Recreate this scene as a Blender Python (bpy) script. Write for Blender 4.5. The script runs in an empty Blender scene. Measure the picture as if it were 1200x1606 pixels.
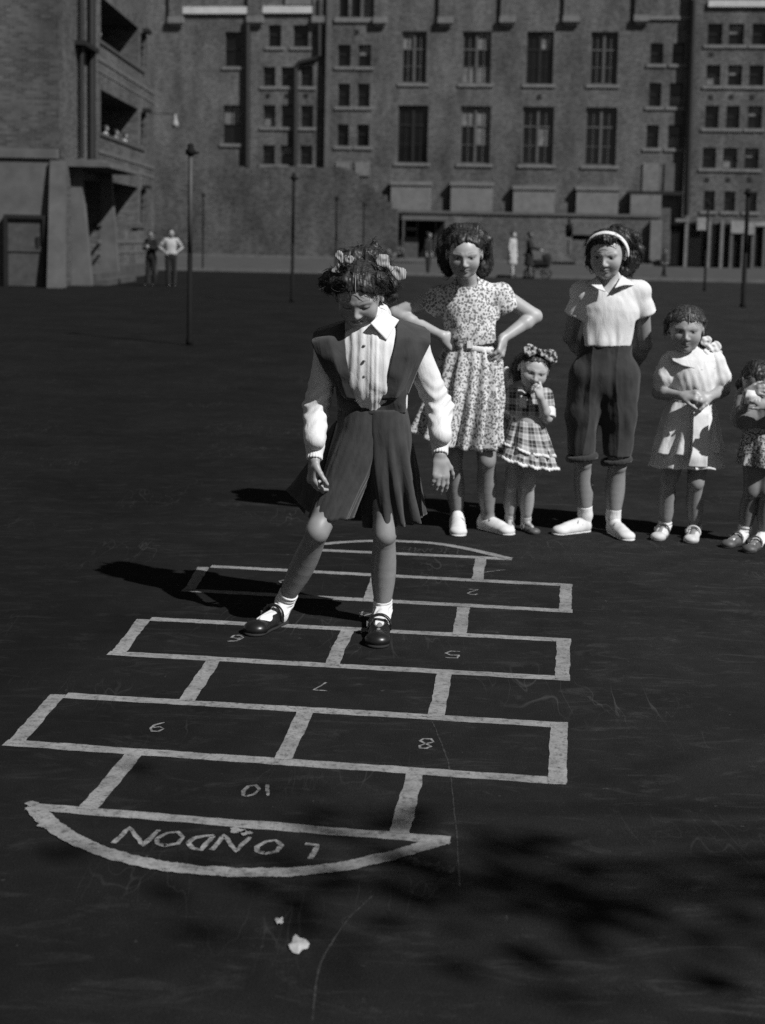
import bpy, bmesh, math, random
import numpy as np
from mathutils import Vector, Matrix
random.seed(7)
np.random.seed(7)
S = bpy.context.scene
COL = S.collection

# ------------------------------------------------------------------ camera
FPX, CY, HY, ROLL, CH = 2200.0, 613.0, 376.0, 0.0215, 1.43      # focal length and principal row for a 1200 px wide frame
PITCH = math.atan((CY - HY) / FPX)
fw = np.array([0, math.cos(PITCH), -math.sin(PITCH)])
u0 = np.array([0, math.sin(PITCH), math.cos(PITCH)])
r0 = np.array([1.0, 0, 0])
cr = math.cos(ROLL) * r0 + math.sin(ROLL) * u0
cu = -math.sin(ROLL) * r0 + math.cos(ROLL) * u0
CAM = np.array([0, 0, CH])
cam = bpy.data.cameras.new('camera')
cam.sensor_fit = 'HORIZONTAL'; cam.sensor_width = 36; cam.lens = 36 * FPX / 1200
cam.shift_y = -(803 - CY) / 1200
cam.clip_start = 0.05; cam.clip_end = 2000
cam.dof.use_dof = True; cam.dof.focus_distance = 4.6; cam.dof.aperture_fstop = 66 / 13.5
co = bpy.data.objects.new('camera', cam); COL.objects.link(co)
co.matrix_world = Matrix(((cr[0], cu[0], -fw[0], 0), (cr[1], cu[1], -fw[1], 0), (cr[2], cu[2], -fw[2], CH), (0, 0, 0, 1)))
S.camera = co

# ------------------------------------------------------------------ sky, sun, exposure
SUN_TO = np.array([0.755, -0.655, 1.0]); SUN_TO /= np.linalg.norm(SUN_TO)
w = bpy.data.worlds.new('World'); S.world = w; w.use_nodes = True
nt = w.node_tree; bg = nt.nodes['Background']
sky = nt.nodes.new('ShaderNodeTexSky'); sky.sky_type = 'NISHITA'; sky.sun_disc = False
sky.sun_elevation = math.asin(SUN_TO[2]); sky.sun_rotation = math.atan2(SUN_TO[0], SUN_TO[1])
sky.air_density = 0.9; sky.dust_density = 0.2
sep = nt.nodes.new('ShaderNodeSeparateColor'); nt.links.new(sky.outputs[0], sep.inputs[0])
nt.links.new(sep.outputs[0], bg.inputs[0]); bg.inputs[1].default_value = 0.05      # black and white film behind a red filter
sl = bpy.data.lights.new('sun', 'SUN'); sl.energy = 5.0; sl.angle = math.radians(0.5); sl.color = (1, 1, 1)
so = bpy.data.objects.new('sun', sl); COL.objects.link(so)
so.rotation_euler = Vector(SUN_TO.tolist()).to_track_quat('Z', 'Y').to_euler(); so.location = (20, -20, 30)
S.view_settings.view_transform = 'Standard'; S.view_settings.look = 'None'
S.view_settings.gamma = 1; S.view_settings.exposure = 0.36
S.cycles.max_bounces = 6; S.cycles.use_denoising = False
S.cycles.sample_clamp_indirect = 3

# ------------------------------------------------------------------ geometry of the view (metres)
def ray(px, py):
    return (px - 600) * cr - (py - CY) * cu + FPX * fw
def G(px, py, z=0.0):
    d = ray(px, py); t = (z - CH) / d[2]; return CAM + d * t
def P(px, py, Y):
    d = ray(px, py); return CAM + d * (Y / d[1])

# ------------------------------------------------------------------ objects
def tag(o, label=None, cat=None, group=None, kind=None):
    if label: o['label'] = label
    if cat: o['category'] = cat
    if group: o['group'] = group
    if kind: o['kind'] = kind
    return o
def empty(name, loc, label=None, cat=None, group=None):
    o = bpy.data.objects.new(name, None); COL.objects.link(o); o.location = [float(c) for c in loc]; o.empty_display_size = .1
    o['o0'] = [float(c) for c in loc]
    return tag(o, label, cat, group)
def wroot(o):
    p = Vector((0, 0, 0))
    while o is not None:
        p += Vector(o.location); o = o.parent
    return p
def mesh_obj(name, verts, faces, mat, parent=None, smooth=False, loc=None):
    """verts in world metres; the object's origin goes to its parent's root (or to loc)"""
    V = np.asarray(verts, dtype=np.float32).reshape(-1, 3)
    base = np.array(wroot(parent)) if parent is not None else (np.array(loc, dtype=float) if loc is not None else np.zeros(3))
    m = bpy.data.meshes.new(name)
    V = V - base.astype(np.float32)
    if isinstance(faces, np.ndarray) and faces.ndim == 2:
        n, k = faces.shape
        m.vertices.add(len(V)); m.vertices.foreach_set('co', V.ravel())
        m.loops.add(n * k); m.loops.foreach_set('vertex_index', faces.astype(np.int32).ravel())
        m.polygons.add(n); m.polygons.foreach_set('loop_start', np.arange(0, n * k, k, dtype=np.int32))
        m.update(calc_edges=True); m.validate()
    else:
        m.from_pydata(V.tolist(), [], faces); m.update()
    if smooth: m.polygons.foreach_set('use_smooth', [True] * len(m.polygons))
    if mat: m.materials.append(mat)
    o = bpy.data.objects.new(name, m); COL.objects.link(o)
    if parent is not None: o.parent = parent
    else: o.location = [float(c) for c in base]
    return o
def solid(o, t, off=0):
    s = o.modifiers.new('solid', 'SOLIDIFY'); s.thickness = t; s.offset = off; return o
def bevel(o, wd, seg=1):
    b = o.modifiers.new('bevel', 'BEVEL'); b.width = wd; b.segments = seg; b.limit_method = 'ANGLE'; return o
class MB:
    def __init__(s): s.v = []; s.f = []
    def add(s, v, f):
        b = len(s.v); s.v += [tuple(float(c) for c in q) for q in v]; s.f += [tuple(i + b for i in q) for q in f]; return s
    def box(s, a, b, M=None):
        x0, y0, z0 = a; x1, y1, z1 = b
        v = [(x0, y0, z0), (x1, y0, z0), (x1, y1, z0), (x0, y1, z0), (x0, y0, z1), (x1, y0, z1), (x1, y1, z1), (x0, y1, z1)]
        if M: v = [M(*q) for q in v]
        return s.add(v, [(0, 3, 2, 1), (4, 5, 6, 7), (0, 1, 5, 4), (1, 2, 6, 5), (2, 3, 7, 6), (3, 0, 4, 7)])
    def hexa(s, v):
        return s.add(v, [(0, 3, 2, 1), (4, 5, 6, 7), (0, 1, 5, 4), (1, 2, 6, 5), (2, 3, 7, 6), (3, 0, 4, 7)])
    def tube(s, pts, r, n=8, cap=True):
        pts = [np.array(p, dtype=float) for p in pts]; rs = r if hasattr(r, '__len__') else [r] * len(pts)
        rings = []; ref = None
        for i, p in enumerate(pts):
            t = pts[min(i + 1, len(pts) - 1)] - pts[max(i - 1, 0)]; t /= (np.linalg.norm(t) + 1e-9)
            if ref is None: ref = np.array([0, 0, 1.]) if abs(t[2]) < .9 else np.array([1., 0, 0])
            a = np.cross(t, ref); a /= (np.linalg.norm(a) + 1e-9); b = np.cross(t, a); ref = -b if False else ref
            rings.append([p + rs[i] * (math.cos(q) * a + math.sin(q) * b) for q in np.linspace(0, 2 * math.pi, n, endpoint=False)])
        v = [q for rg in rings for q in rg]; f = []
        for i in range(len(pts) - 1):
            for j in range(n):
                f.append((i * n + j, i * n + (j + 1) % n, (i + 1) * n + (j + 1) % n, (i + 1) * n + j))
        if cap: f += [tuple(range(n))[::-1], tuple((len(pts) - 1) * n + j for j in range(n))]
        return s.add(v, f)
    def lathe(s, c, prof, n=16):
        v = []; f = []
        for (r, z) in prof:
            for q in np.linspace(0, 2 * math.pi, n, endpoint=False): v.append((c[0] + r * math.cos(q), c[1] + r * math.sin(q), c[2] + z))
        for i in range(len(prof) - 1):
            for j in range(n): f.append((i * n + j, i * n + (j + 1) % n, (i + 1) * n + (j + 1) % n, (i + 1) * n + j))
        f += [tuple(range(n))[::-1], tuple((len(prof) - 1) * n + j for j in range(n))]
        return s.add(v, f)
    def build(s, name, mat, parent=None, smooth=False, loc=None):
        return mesh_obj(name, s.v, s.f, mat, parent, smooth, loc)

# ------------------------------------------------------------------ materials (all greys: the place as black and white film saw it)
def mat(name, base, rough=.85, spec=.2, var=0, vscale=8, bump=0, bscale=60, build=None):
    m = bpy.data.materials.new(name); m.use_nodes = True; n = m.node_tree; b = n.nodes['Principled BSDF']
    b.inputs['Base Color'].default_value = (base, base, base, 1); b.inputs['Roughness'].default_value = rough
    b.inputs['Specular IOR Level'].default_value = spec
    tc = n.nodes.new('ShaderNodeTexCoord')
    out = None
    if var:
        no = n.nodes.new('ShaderNodeTexNoise'); no.inputs['Scale'].default_value = vscale; no.inputs['Detail'].default_value = 6; no.inputs['Roughness'].default_value = .65
        n.links.new(tc.outputs['Object'], no.inputs['Vector'])
        mr = n.nodes.new('ShaderNodeMapRange'); mr.inputs[1].default_value = .28; mr.inputs[2].default_value = .72
        mr.inputs[3].default_value = base * (1 - var); mr.inputs[4].default_value = base * (1 + var)
        n.links.new(no.outputs[0], mr.inputs[0]); n.links.new(mr.outputs[0], b.inputs['Base Color']); out = mr.outputs[0]
    if bump:
        no = n.nodes.new('ShaderNodeTexNoise'); no.inputs['Scale'].default_value = bscale; no.inputs['Detail'].default_value = 5
        n.links.new(tc.outputs['Object'], no.inputs['Vector'])
        bp = n.nodes.new('ShaderNodeBump'); bp.inputs['Strength'].default_value = bump; bp.inputs['Distance'].default_value = .01
        n.links.new(no.outputs[0], bp.inputs['Height']); n.links.new(bp.outputs[0], b.inputs['Normal'])
    if build: build(n, b, tc, out)
    return m
def N(n, t, **k):
    o = n.nodes.new(t)
    for a, v in k.items():
        if a.startswith('i_'):
            key = a[2:]; key = int(key) if key.isdigit() else key.replace('_', ' ')
            o.inputs[key].default_value = v
        else: setattr(o, a, v)
    return o
def noise(n, vec, scale, detail=5, rough=.6, dist=0):
    o = N(n, 'ShaderNodeTexNoise', i_Scale=scale, i_Detail=detail, i_Roughness=rough, i_Distortion=dist)
    if vec is not None: n.links.new(vec, o.inputs['Vector'])
    return o.outputs[0]
def mrange(n, src, a, b, c, d):
    o = N(n, 'ShaderNodeMapRange', i_1=a, i_2=b, i_3=c, i_4=d); n.links.new(src, o.inputs[0]); return o.outputs[0]
def math_(n, op, a, b=None):
    o = N(n, 'ShaderNodeMath', operation=op)
    for i, q in enumerate((a, b)):
        if q is None: continue
        if isinstance(q, (int, float)): o.inputs[i].default_value = q
        else: n.links.new(q, o.inputs[i])
    return o.outputs[0]
def vscale(n, vec, x, y, z):
    o = N(n, 'ShaderNodeMapping'); o.inputs['Scale'].default_value = (x, y, z); n.links.new(vec, o.inputs['Vector']); return o.outputs[0]

GA = 0.0094    # the tarmac's own grey
def ground_nodes(n, b, tc, _):
    v = tc.outputs['Object']
    a = mrange(n, noise(n, v, .9, 9, .66, .6), .3, .7, .66, 1.34)                               # damp and dusty patches
    c = mrange(n, noise(n, v, 7, 6, .72), .3, .7, .78, 1.22)
    st = mrange(n, noise(n, v, 330, 2, .5), .32, .68, .45, 1.6)                                 # stone chips
    st2 = mrange(n, noise(n, v, 95, 3, .7), .62, .74, 1, 2.2)
    sc = mrange(n, noise(n, vscale(n, v, 2.2, 7, 1), 1.5, 8, .78, 1.4), .53, .76, 0, 1.3)       # pale scuffs and dust, smeared sideways
    sc2 = mrange(n, noise(n, v, 30, 3, .6), .705, .77, 0, 1.6)                                  # crumbs of chalk
    t = math_(n, 'MULTIPLY', math_(n, 'MULTIPLY', a, c), math_(n, 'MULTIPLY', math_(n, 'MULTIPLY', st, st2), GA))
    t = math_(n, 'ADD', t, math_(n, 'MULTIPLY', sc, .013)); t = math_(n, 'ADD', t, math_(n, 'MULTIPLY', sc2, .022))
    # fine scratches: thin crests of a stretched, warped noise
    for ang, per, amt in ((.5, 3.0, .020), (-1.0, 2.2, .016), (1.4, 4.5, .012)):
        mp = N(n, 'ShaderNodeMapping'); mp.inputs['Rotation'].default_value = (0, 0, ang); mp.inputs['Scale'].default_value = (per, per * .22, 1); n.links.new(v, mp.inputs['Vector'])
        q = noise(n, mp.outputs[0], 1.7, 3, .45, .5); d = math_(n, 'ABSOLUTE', math_(n, 'SUBTRACT', q, .5)); line = mrange(n, d, .0, .0045, 1, 0)
        gate = mrange(n, noise(n, v, 1.3, 2, .5), .52, .66, 0, 1); t = math_(n, 'ADD', t, math_(n, 'MULTIPLY', math_(n, 'MULTIPLY', line, gate), amt))
    # the right-hand side of the yard is paler
    sx = N(n, 'ShaderNodeSeparateXYZ'); n.links.new(v, sx.inputs[0])
    g = mrange(n, sx.outputs[0], -1.2, 1.4, .68, 1.55)
    t = math_(n, 'MULTIPLY', t, g)
    n.links.new(t, b.inputs['Base Color'])
    bp = N(n, 'ShaderNodeBump', i_Strength=.6, i_Distance=.004); n.links.new(noise(n, v, 220, 3, .6), bp.inputs['Height']); n.links.new(bp.outputs[0], b.inputs['Normal'])
M_ground = mat('tarmac', GA, .95, .06, build=ground_nodes)
def paint_nodes(n, b, tc, _):
    v = tc.outputs['Object']
    a = mrange(n, noise(n, v, 7, 7, .7), .3, .7, .13, .25)
    c = mrange(n, noise(n, v, 150, 3, .6), .3, .75, 1.12, .72)
    h = mrange(n, noise(n, v, 38, 8, .8), .50, .66, 1, .25)              # worn through to the tarmac
    n.links.new(math_(n, 'MULTIPLY', math_(n, 'MULTIPLY', a, c), h), b.inputs['Base Color'])
M_paint = mat('worn_white_paint', .2, .9, .08, build=paint_nodes)
def chalk_nodes(n, b, tc, _):
    v = tc.outputs['Object']
    h = mrange(n, noise(n, v, 60, 5, .75), .36, .62, .24, .05)
    n.links.new(h, b.inputs['Base Color'])
M_chalk = mat('chalk', .12, .95, .05, build=chalk_nodes)
def faint_nodes(n, b, tc, _):
    h = mrange(n, noise(n, tc.outputs['Object'], 50, 5, .75), .35, .62, .045, .014)
    n.links.new(h, b.inputs['Base Color'])
M_faint = mat('rubbed_chalk', .03, .95, .05, build=faint_nodes)
def brick(name, base, contrast=.35, stain=.3):
    def f(n, b, tc, _):
        v = tc.outputs['UV']
        bt = N(n, 'ShaderNodeTexBrick', i_Scale=1.0); n.links.new(v, bt.inputs['Vector'])
        bt.inputs['Brick Width'].default_value = .225; bt.inputs['Row Height'].default_value = .075; bt.inputs['Mortar Size'].default_value = .008
        bt.inputs['Color1'].default_value = (1 - contrast,) * 3 + (1,); bt.inputs['Color2'].default_value = (1 + contrast,) * 3 + (1,); bt.inputs['Mortar'].default_value = (1.35,) * 3 + (1,)
        o = tc.outputs['Object']
        s = mrange(n, noise(n, vscale(n, o, 1, 1, .35), .55, 8, .68), .3, .7, 1 - stain, 1 + stain)
        s2 = mrange(n, noise(n, o, 4, 5, .7), .3, .7, .85, 1.15)
        t = math_(n, 'MULTIPLY', math_(n, 'MULTIPLY', s, s2), base)
        mx = N(n, 'ShaderNodeVectorMath', operation='SCALE'); n.links.new(bt.outputs[0], mx.inputs[0]); n.links.new(t, mx.inputs['Scale'])
        n.links.new(mx.outputs[0], b.inputs['Base Color'])
    return mat(name, base, .92, .08, build=f)
M_brick = brick('soot_stained_brick', .074, .4, .5)
M_brick_l = brick('stained_brick_left_block', .062, .35, .4)
M_rubble = brick('old_broken_brick', .056, .5, .5)
M_render = mat('cement_render', .085, .9, .1, var=.25, vscale=2)
M_stone = mat('pale_stone_sill', .13, .85, .15, var=.25, vscale=3)
M_white_stone = mat('white_sill', .40, .8, .2, var=.15, vscale=2)
M_dark = mat('dark_interior', .006, .9, .05)
M_glass = mat('window_glass', .006, .18, .35, var=.5, vscale=1.5)
M_glasspale = mat('painted_reflection_glass', .12, .5, .3, var=.6, vscale=2.5)  # pale panes: bright reflections put into the glass colour
M_frame = mat('painted_window_frame', .016, .7, .2, var=.3, vscale=4)
M_frame_l = mat('pale_window_frame', .075, .7, .2, var=.3, vscale=4)
M_iron = mat('black_iron_pipe', .010, .6, .3, var=.3, vscale=3)
M_pole = mat('grey_iron_post', .036, .6, .3, var=.3, vscale=5)
M_pole_d = mat('dark_iron_post', .006, .8, .1, var=.3, vscale=5)
M_wood = mat('weathered_board', .055, .85, .1, var=.3, vscale=5)
M_wood_d = mat('dark_board', .007, .85, .1, var=.4, vscale=5)
M_pave = mat('street_pavement', .050, .95, .08, var=.25, vscale=.8)
M_kerb = mat('kerb_stone', .085, .9, .1, var=.3, vscale=2)
M_conc = mat('step_concrete', .055, .9, .1, var=.3, vscale=4)

# ------------------------------------------------------------------ ground
g = MB().add([(-160, -30, 0), (160, -30, 0), (160, 260, 0), (-160, 260, 0)], [(0, 1, 2, 3)]).build('ground', M_ground)
tag(g, kind='structure')
yA, yB = 58.0, 100.0
p = MB().add([(-150, yA, .012), (150, yA, .012), (150, 150, .012), (-150, 150, .012)], [(0, 1, 2, 3)]).build('pavement', M_pave); tag(p, kind='structure')
k = MB().box((-150, yA - .5, 0), (150, yA, .11)).build('kerb', M_kerb); tag(k, kind='structure')
k = MB().box((-150, yB - 1.6, .012), (150, yB, .16)).build('kerb', M_kerb); tag(k, kind='structure')

# ------------------------------------------------------------------ hopscotch
hop = empty('hopscotch_court', G(450, 1100), 'white painted hopscotch court with numbered boxes and a curved LONDON end on the tarmac', 'hopscotch court')
HA, HB, HC = G(331, 888), G(898, 918), G(5, 1168)
E1 = np.array([math.cos(math.radians(-7.1)), math.sin(math.radians(-7.1)), 0])     # across the court
E2 = np.array([-E1[1], E1[0], 0]) * -1                                              # towards the camera, along the court
H0 = G(898, 918)
def HU(px, py):
    d = G(px, py) - H0; return float(d @ E1), float(d @ E2)
def HP(u, v, z=.004): 
    q = H0 + u * E1 + v * E2; return (q[0], q[1], z)
def rough_strip(pts, wd, z, jit=.004, step=.022):
    """a brushed strip along a polyline with a hand-made edge"""
    L = [np.array(q, dtype=float) for q in pts]; R = []
    for a, b in zip(L[:-1], L[1:]):
        n_ = max(2, int(np.linalg.norm(b - a) / step)); R += [a + (b - a) * t for t in np.linspace(0, 1, n_, endpoint=False)]
    R.append(L[-1]); v = []; f = []; jw = [0, 0]
    for i, q in enumerate(R):
        t = R[min(i + 1, len(R) - 1)] - R[max(i - 1, 0)]; t /= np.linalg.norm(t) + 1e-9; nn = np.array([-t[1], t[0]])
        for s_ in (-1, 1):
            jw[s_ > 0] = jw[s_ > 0] * .55 + random.uniform(-jit, jit) * .75; w_ = wd / 2 + jw[s_ > 0]; v.append((q[0] + s_ * w_ * nn[0], q[1] + s_ * w_ * nn[1], z))
    for i in range(len(R) - 1): f.append((2 * i, 2 * i + 1, 2 * i + 3, 2 * i + 2))
    return v, f
def seg(p1, p2, wd, z):
    a, b = G(*p1), G(*p2); return rough_strip([a[:2], b[:2]], wd, z, .003)
cross = [((331, 888.5), (898, 918.5)), ((286, 925.5), (898, 959)), ((236, 971), (896, 1005)), ((170, 1024.5), (894, 1065)), ((103, 1091), (891, 1138)), ((8, 1165), (888, 1226)),
         ((470, 861.5), (803, 877)), ((44, 1265), (706, 1319))]
WD = .049
for a, b in cross: mb = MB(); mb.add(*seg(a, b, WD if a[1] < 1200 else .044, .0012)); mb.build('court_line', M_paint, hop)
long_ = [((319.5, 890), (297, 926)), ((887.5, 918), (886.5, 960)), ((592, 903), (579, 944)), ((225, 972), (184, 1026)), ((884, 1006), (882, 1066)), ((545, 988), (520, 1044)),
         ((91, 1090), (23, 1167)), ((877, 1137), (874, 1228)), ((480, 1114), (443, 1192)),
         ((754, 877), (749, 910)), ((727, 953), (720, 996)), ((336, 1035), (292, 1100)), ((697, 1058), (684, 1124)), ((212, 1182), (137, 1270)), ((651, 1213), (626, 1308))]
for a, b in long_: mb = MB(); mb.add(*seg(a, b, WD, .0020)); mb.build('court_line', M_paint, hop)
# the two curved ends
def curve_px(ps, n_=30):
    ps = [np.array(G(*q)[:2]) for q in ps]; out = []
    for i in range(len(ps) - 1):
        p0 = ps[max(i - 1, 0)]; p1 = ps[i]; p2 = ps[i + 1]; p3 = ps[min(i + 2, len(ps) - 1)]
        for t in np.linspace(0, 1, 8, endpoint=False):
            out.append(.5 * ((2 * p1) + (-p0 + p2) * t + (2 * p0 - 5 * p1 + 4 * p2 - p3) * t * t + (-p0 + 3 * p1 - 3 * p2 + p3) * t ** 3))
    out.append(ps[-1]); return out
mb = MB()
mb.add(*rough_strip(curve_px([(52, 1266), (75, 1290), (110, 1314), (160, 1336), (225, 1354), (300, 1365), (380, 1370), (450, 1369), (530, 1361), (600, 1347), (655, 1331), (698, 1318)]), .046, .0028, .0035)); mb.build('curved_end', M_paint, hop); mb = MB()
mb.add(*rough_strip(curve_px([(506, 854), (540, 851), (590, 849), (640, 850), (690, 854), (740, 863), (800, 877)]), .045, .0028, .003))
mb.build('curved_end', M_paint, hop)
# drips and blots along the near curve
for (px, py, r_) in ((70, 1297, .018), (105, 1315, .02), (62, 1283, .012), (190, 1349, .016), (260, 1363, .012), (50, 1262, .018), (672, 1124, .014), (370, 1305, .02), (384, 1308, .016)):
    c = G(px, py); n_ = 11
    mb = MB(); mb.add([(c[0] + r_ * random.uniform(.55, 1.5) * math.cos(q), c[1] + r_ * random.uniform(.5, 1.2) * math.sin(q), .0034) for q in np.linspace(0, 2 * math.pi, n_, endpoint=False)], [tuple(range(n_))]); mb.build('paint_blot', M_paint, hop)
# digits and letters: strokes in a 1 x 1.6 cell, written to be read from the far end
ST = {'1': [[(.5, 0), (.5, 1.6)]], '2': [[(0, 1.3), (.25, 1.6), (.7, 1.6), (.95, 1.3), (.8, .9), (.1, 0), (1, 0)]],
      '3': [[(0, 1.5), (.5, 1.6), (.9, 1.3), (.5, .85), (.95, .45), (.5, 0), (0, .15)]],
      '4': [[(.75, 0), (.75, 1.6), (0, .5), (1, .5)]], '5': [[(1, 1.6), (.1, 1.6), (.05, .9), (.6, 1.0), (.95, .6), (.7, .1), (0, .05)]],
      '6': [[(.9, 1.5), (.3, 1.3), (.05, .5), (.3, .02), (.8, .1), (.85, .6), (.4, .75), (.1, .5)]], '7': [[(0, 1.6), (1, 1.6), (.3, 0)]],
      '8': [[(.5, .85), (.1, 1.2), (.3, 1.55), (.7, 1.55), (.9, 1.2), (.5, .85), (.05, .45), (.25, .03), (.75, .03), (.95, .45), (.5, .85)]],
      '9': [[(.9, .95), (.5, .75), (.1, 1.05), (.3, 1.5), (.75, 1.55), (.92, 1.1), (.85, .5), (.4, 0)]],
      '0': [[(.5, 1.6), (.1, 1.25), (.05, .5), (.4, 0), (.8, .2), (.98, .9), (.8, 1.45), (.5, 1.6)]],
      'L': [[(0, 1.6), (0, 0), (.9, 0)]], 'O': [[(.5, 1.6), (.1, 1.25), (.05, .5), (.45, 0), (.85, .2), (1, .9), (.85, 1.4), (.5, 1.6)]],
      'N': [[(0, 0), (.05, 1.6), (.95, 0), (1, 1.6)]], 'D': [[(.1, 0), (.1, 1.6), (.55, 1.5), (.95, 1.0), (.9, .4), (.5, .05), (.1, 0)]],
      'H': [[(0, 0), (0, 1.6)], [(1, 0), (1, 1.6)], [(0, .8), (1, .8)]], 'M': [[(0, 0), (.1, 1.6), (.5, .5), (.9, 1.6), (1, 0)]], 'E': [[(1, 1.6), (0, 1.6), (0, 0), (1, 0)], [(0, .8), (.8, .8)]]}
def glyph(mb, ch, px, py, wpx, hpx, wd, lean=0, z=.0015, flip=True):
    """the glyph's middle stands at a point of the ground, wpx and hpx its size as seen there"""
    c = G(px, py); m1 = G(px + wpx / 2, py); m0 = G(px - wpx / 2, py); t1 = G(px, py - hpx / 2); t0 = G(px, py + hpx / 2)
    W = np.linalg.norm(m1 - m0); Hh = np.linalg.norm(t1 - t0); 
    ex = E1[:2]; ey = -E2[:2]
    for st in ST[ch]:
        q = []
        for (x, y) in st:
            x = (x - .5) * W; y = (y / 1.6 - .5) * Hh
            if flip: x, y = -x, -y
            x += lean * y + random.uniform(-.003, .003); q.append(c[:2] + x * ex + y * ey)
        mb.add(*rough_strip(q, wd, z + random.uniform(0, .0006), .0025, .012))
mb = MB()
for a in (('8', 667, 1167, 24, 16, .008), ('9', 250, 1141, 24, 15, .008), ('7', 505, 1077, 22, 13, .006), ('5', 710, 1027, 23, 11, .008),
          ('2', 741, 929, 17, 8, .008), ('4', 572, 964, 18, 9, .009), ('6', 369, 1002, 22, 11, .009), ('3', 441, 914, 12, 8, .008)): mb = MB(); glyph(mb, *a); mb.build('box_number', M_chalk, hop)
mb = MB(); glyph(mb, '1', 777, 896, 5, 6, .007, 1.2); mb.build('box_number', M_chalk, hop); mb = MB()
glyph(mb, '1', 419, 1240, 7, 17, .008, -.25); glyph(mb, '0', 393, 1241, 23, 18, .010)
mb.build('box_number', M_chalk, hop)
mb = MB()
for ch, px, py, wpx, hpx in (('L', 481, 1336, 24, 22), ('O', 423, 1329, 38, 22), ('N', 361, 1324, 42, 24), ('D', 313, 1322, 32, 22), ('O', 268, 1317, 40, 22), ('N', 215, 1313, 50, 25)):
    mb = MB(); glyph(mb, ch, px, py, wpx, hpx, .0125, .1); mb.build('painted_letter', M_chalk, hop)
mb = MB()
for ch, px, py in (('E', 632, 862), ('M', 660, 863), ('O', 684, 864), ('H', 708, 866)): mb = MB(); glyph(mb, ch, px, py, 20, 7, .008); mb.build('rubbed_letter', M_faint, hop)
# chalk smears on the tarmac
for pts, wd, lab in (([(676, 1128), (690, 1160), (704, 1200), (711, 1260), (716, 1310), (722, 1390)], .004, 'long thin chalk scuff curving down through the box numbered 8'), ([(490, 1600), (500, 1520), (520, 1480), (548, 1440), (585, 1405)], .003, 'thin curved chalk scuff at the bottom below the torn paper'),
                ([(625, 1349), (672, 1356), (690, 1362), (712, 1366)], .030, 'short broad chalk smear beside the right tip of the LONDON end')):
    mb = MB(); mb.add(*rough_strip(curve_px(pts), wd, .0008, wd * .4, .02)); sm = mb.build('chalk_smear', M_faint, None, loc=G(*pts[0])); tag(sm, lab, 'chalk mark')
def scrap(name, px, py, r_, label, cat):
    c = G(px, py); n_ = 13; v = []; 
    for q in np.linspace(0, 2 * math.pi, n_, endpoint=False):
        k_ = r_ * random.uniform(.6, 1.3); v.append((c[0] + .75 * k_ * math.cos(q), c[1] + 1.35 * k_ * math.sin(q), random.uniform(.0015, .005)))
    v.append((c[0], c[1], .006)); f = [(i, (i + 1) % n_, n_) for i in range(n_)]
    o = mesh_obj(name, v, f, M_scrap, None, loc=c); tag(o, label, cat); return o
M_scrap = mat('paper_scrap', .30, .9, .1, var=.25, vscale=40)
scrap('paper_scrap', 468, 1482, .026, 'torn white paper scrap lying on the tarmac below the LONDON end', 'litter')
scrap('paper_scrap', 438, 1446, .012, 'smallest torn paper crumb lying just above the larger white scrap', 'litter')

# ------------------------------------------------------------------ buildings
def boxuv(o, ang=0.0):
    """bricks laid in metres on every face, by the way the face looks"""
    m = o.data; uv = m.uv_layers.new(name='UVMap'); ca, sa = math.cos(ang), math.sin(ang)
    for p in m.polygons:
        nx, ny, nz = p.normal; nu, nv = nx * ca + ny * sa, -nx * sa + ny * ca
        for li in p.loop_indices:
            x, y, z = m.vertices[m.loops[li].vertex_index].co; u_, v_ = x * ca + y * sa, -x * sa + y * ca
            uv.data[li].uv = (v_, u_) if abs(nz) > .7 else ((u_, z) if abs(nv) > abs(nu) else (v_, z))
    return o
M_notice = mat('faded_notice', .20, .9, .1, var=.3, vscale=3)
M_pale_render = mat('pale_cement_render', .14, .9, .1, var=.2, vscale=2)
YAW = math.radians(7)
BO = P(600, 400, 105.0); BO[2] = 0
BE = np.array([math.cos(YAW), -math.sin(YAW), 0.0]); BN = np.array([-math.sin(YAW), -math.cos(YAW), 0.0])     # along the front, out of the front
def BU(px, py, off=0.0):
    """a point seen in the photograph, as metres along and up the school's front"""
    d = ray(px, py); o_ = BO + BN * off; t = ((o_ - CAM) @ BN) / (d @ BN); q = CAM + d * t - o_; return float(q @ BE), float(q[2])
def BW(u, z, off=0.0):
    q = BO + u * BE + off * BN; return (q[0], q[1], z)
def bbox(mb, u0_, u1_, z0, z1, o0, o1):
    return mb.box((u0_, o0, z0), (u1_, o1, z1), lambda u, o, z: BW(u, z, o))
school = empty('school_building', BW(0, 0), 'long soot dark brick school with rows of tall windows beyond the yard', 'school building')
def rect(x0, x1, y0, y1, off=0):
    xc = (x0 + x1) / 2; yc = (y0 + y1) / 2
    a = BU(x0, yc, off)[0]; b = BU(x1, yc, off)[0]; t = BU(xc, y0, off)[1]; d = BU(xc, y1, off)[1]; return [a, b, d, t]
def rows(groups, off):
    out = []
    for kind, rs in groups:
        R = [rect(*r, off) for r in rs]; z0 = sum(r[2] for r in R) / len(R); z1 = sum(r[3] for r in R) / len(R)
        out += [(kind, r[0], r[1], z0, z1) for r in R]
    return out
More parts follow.
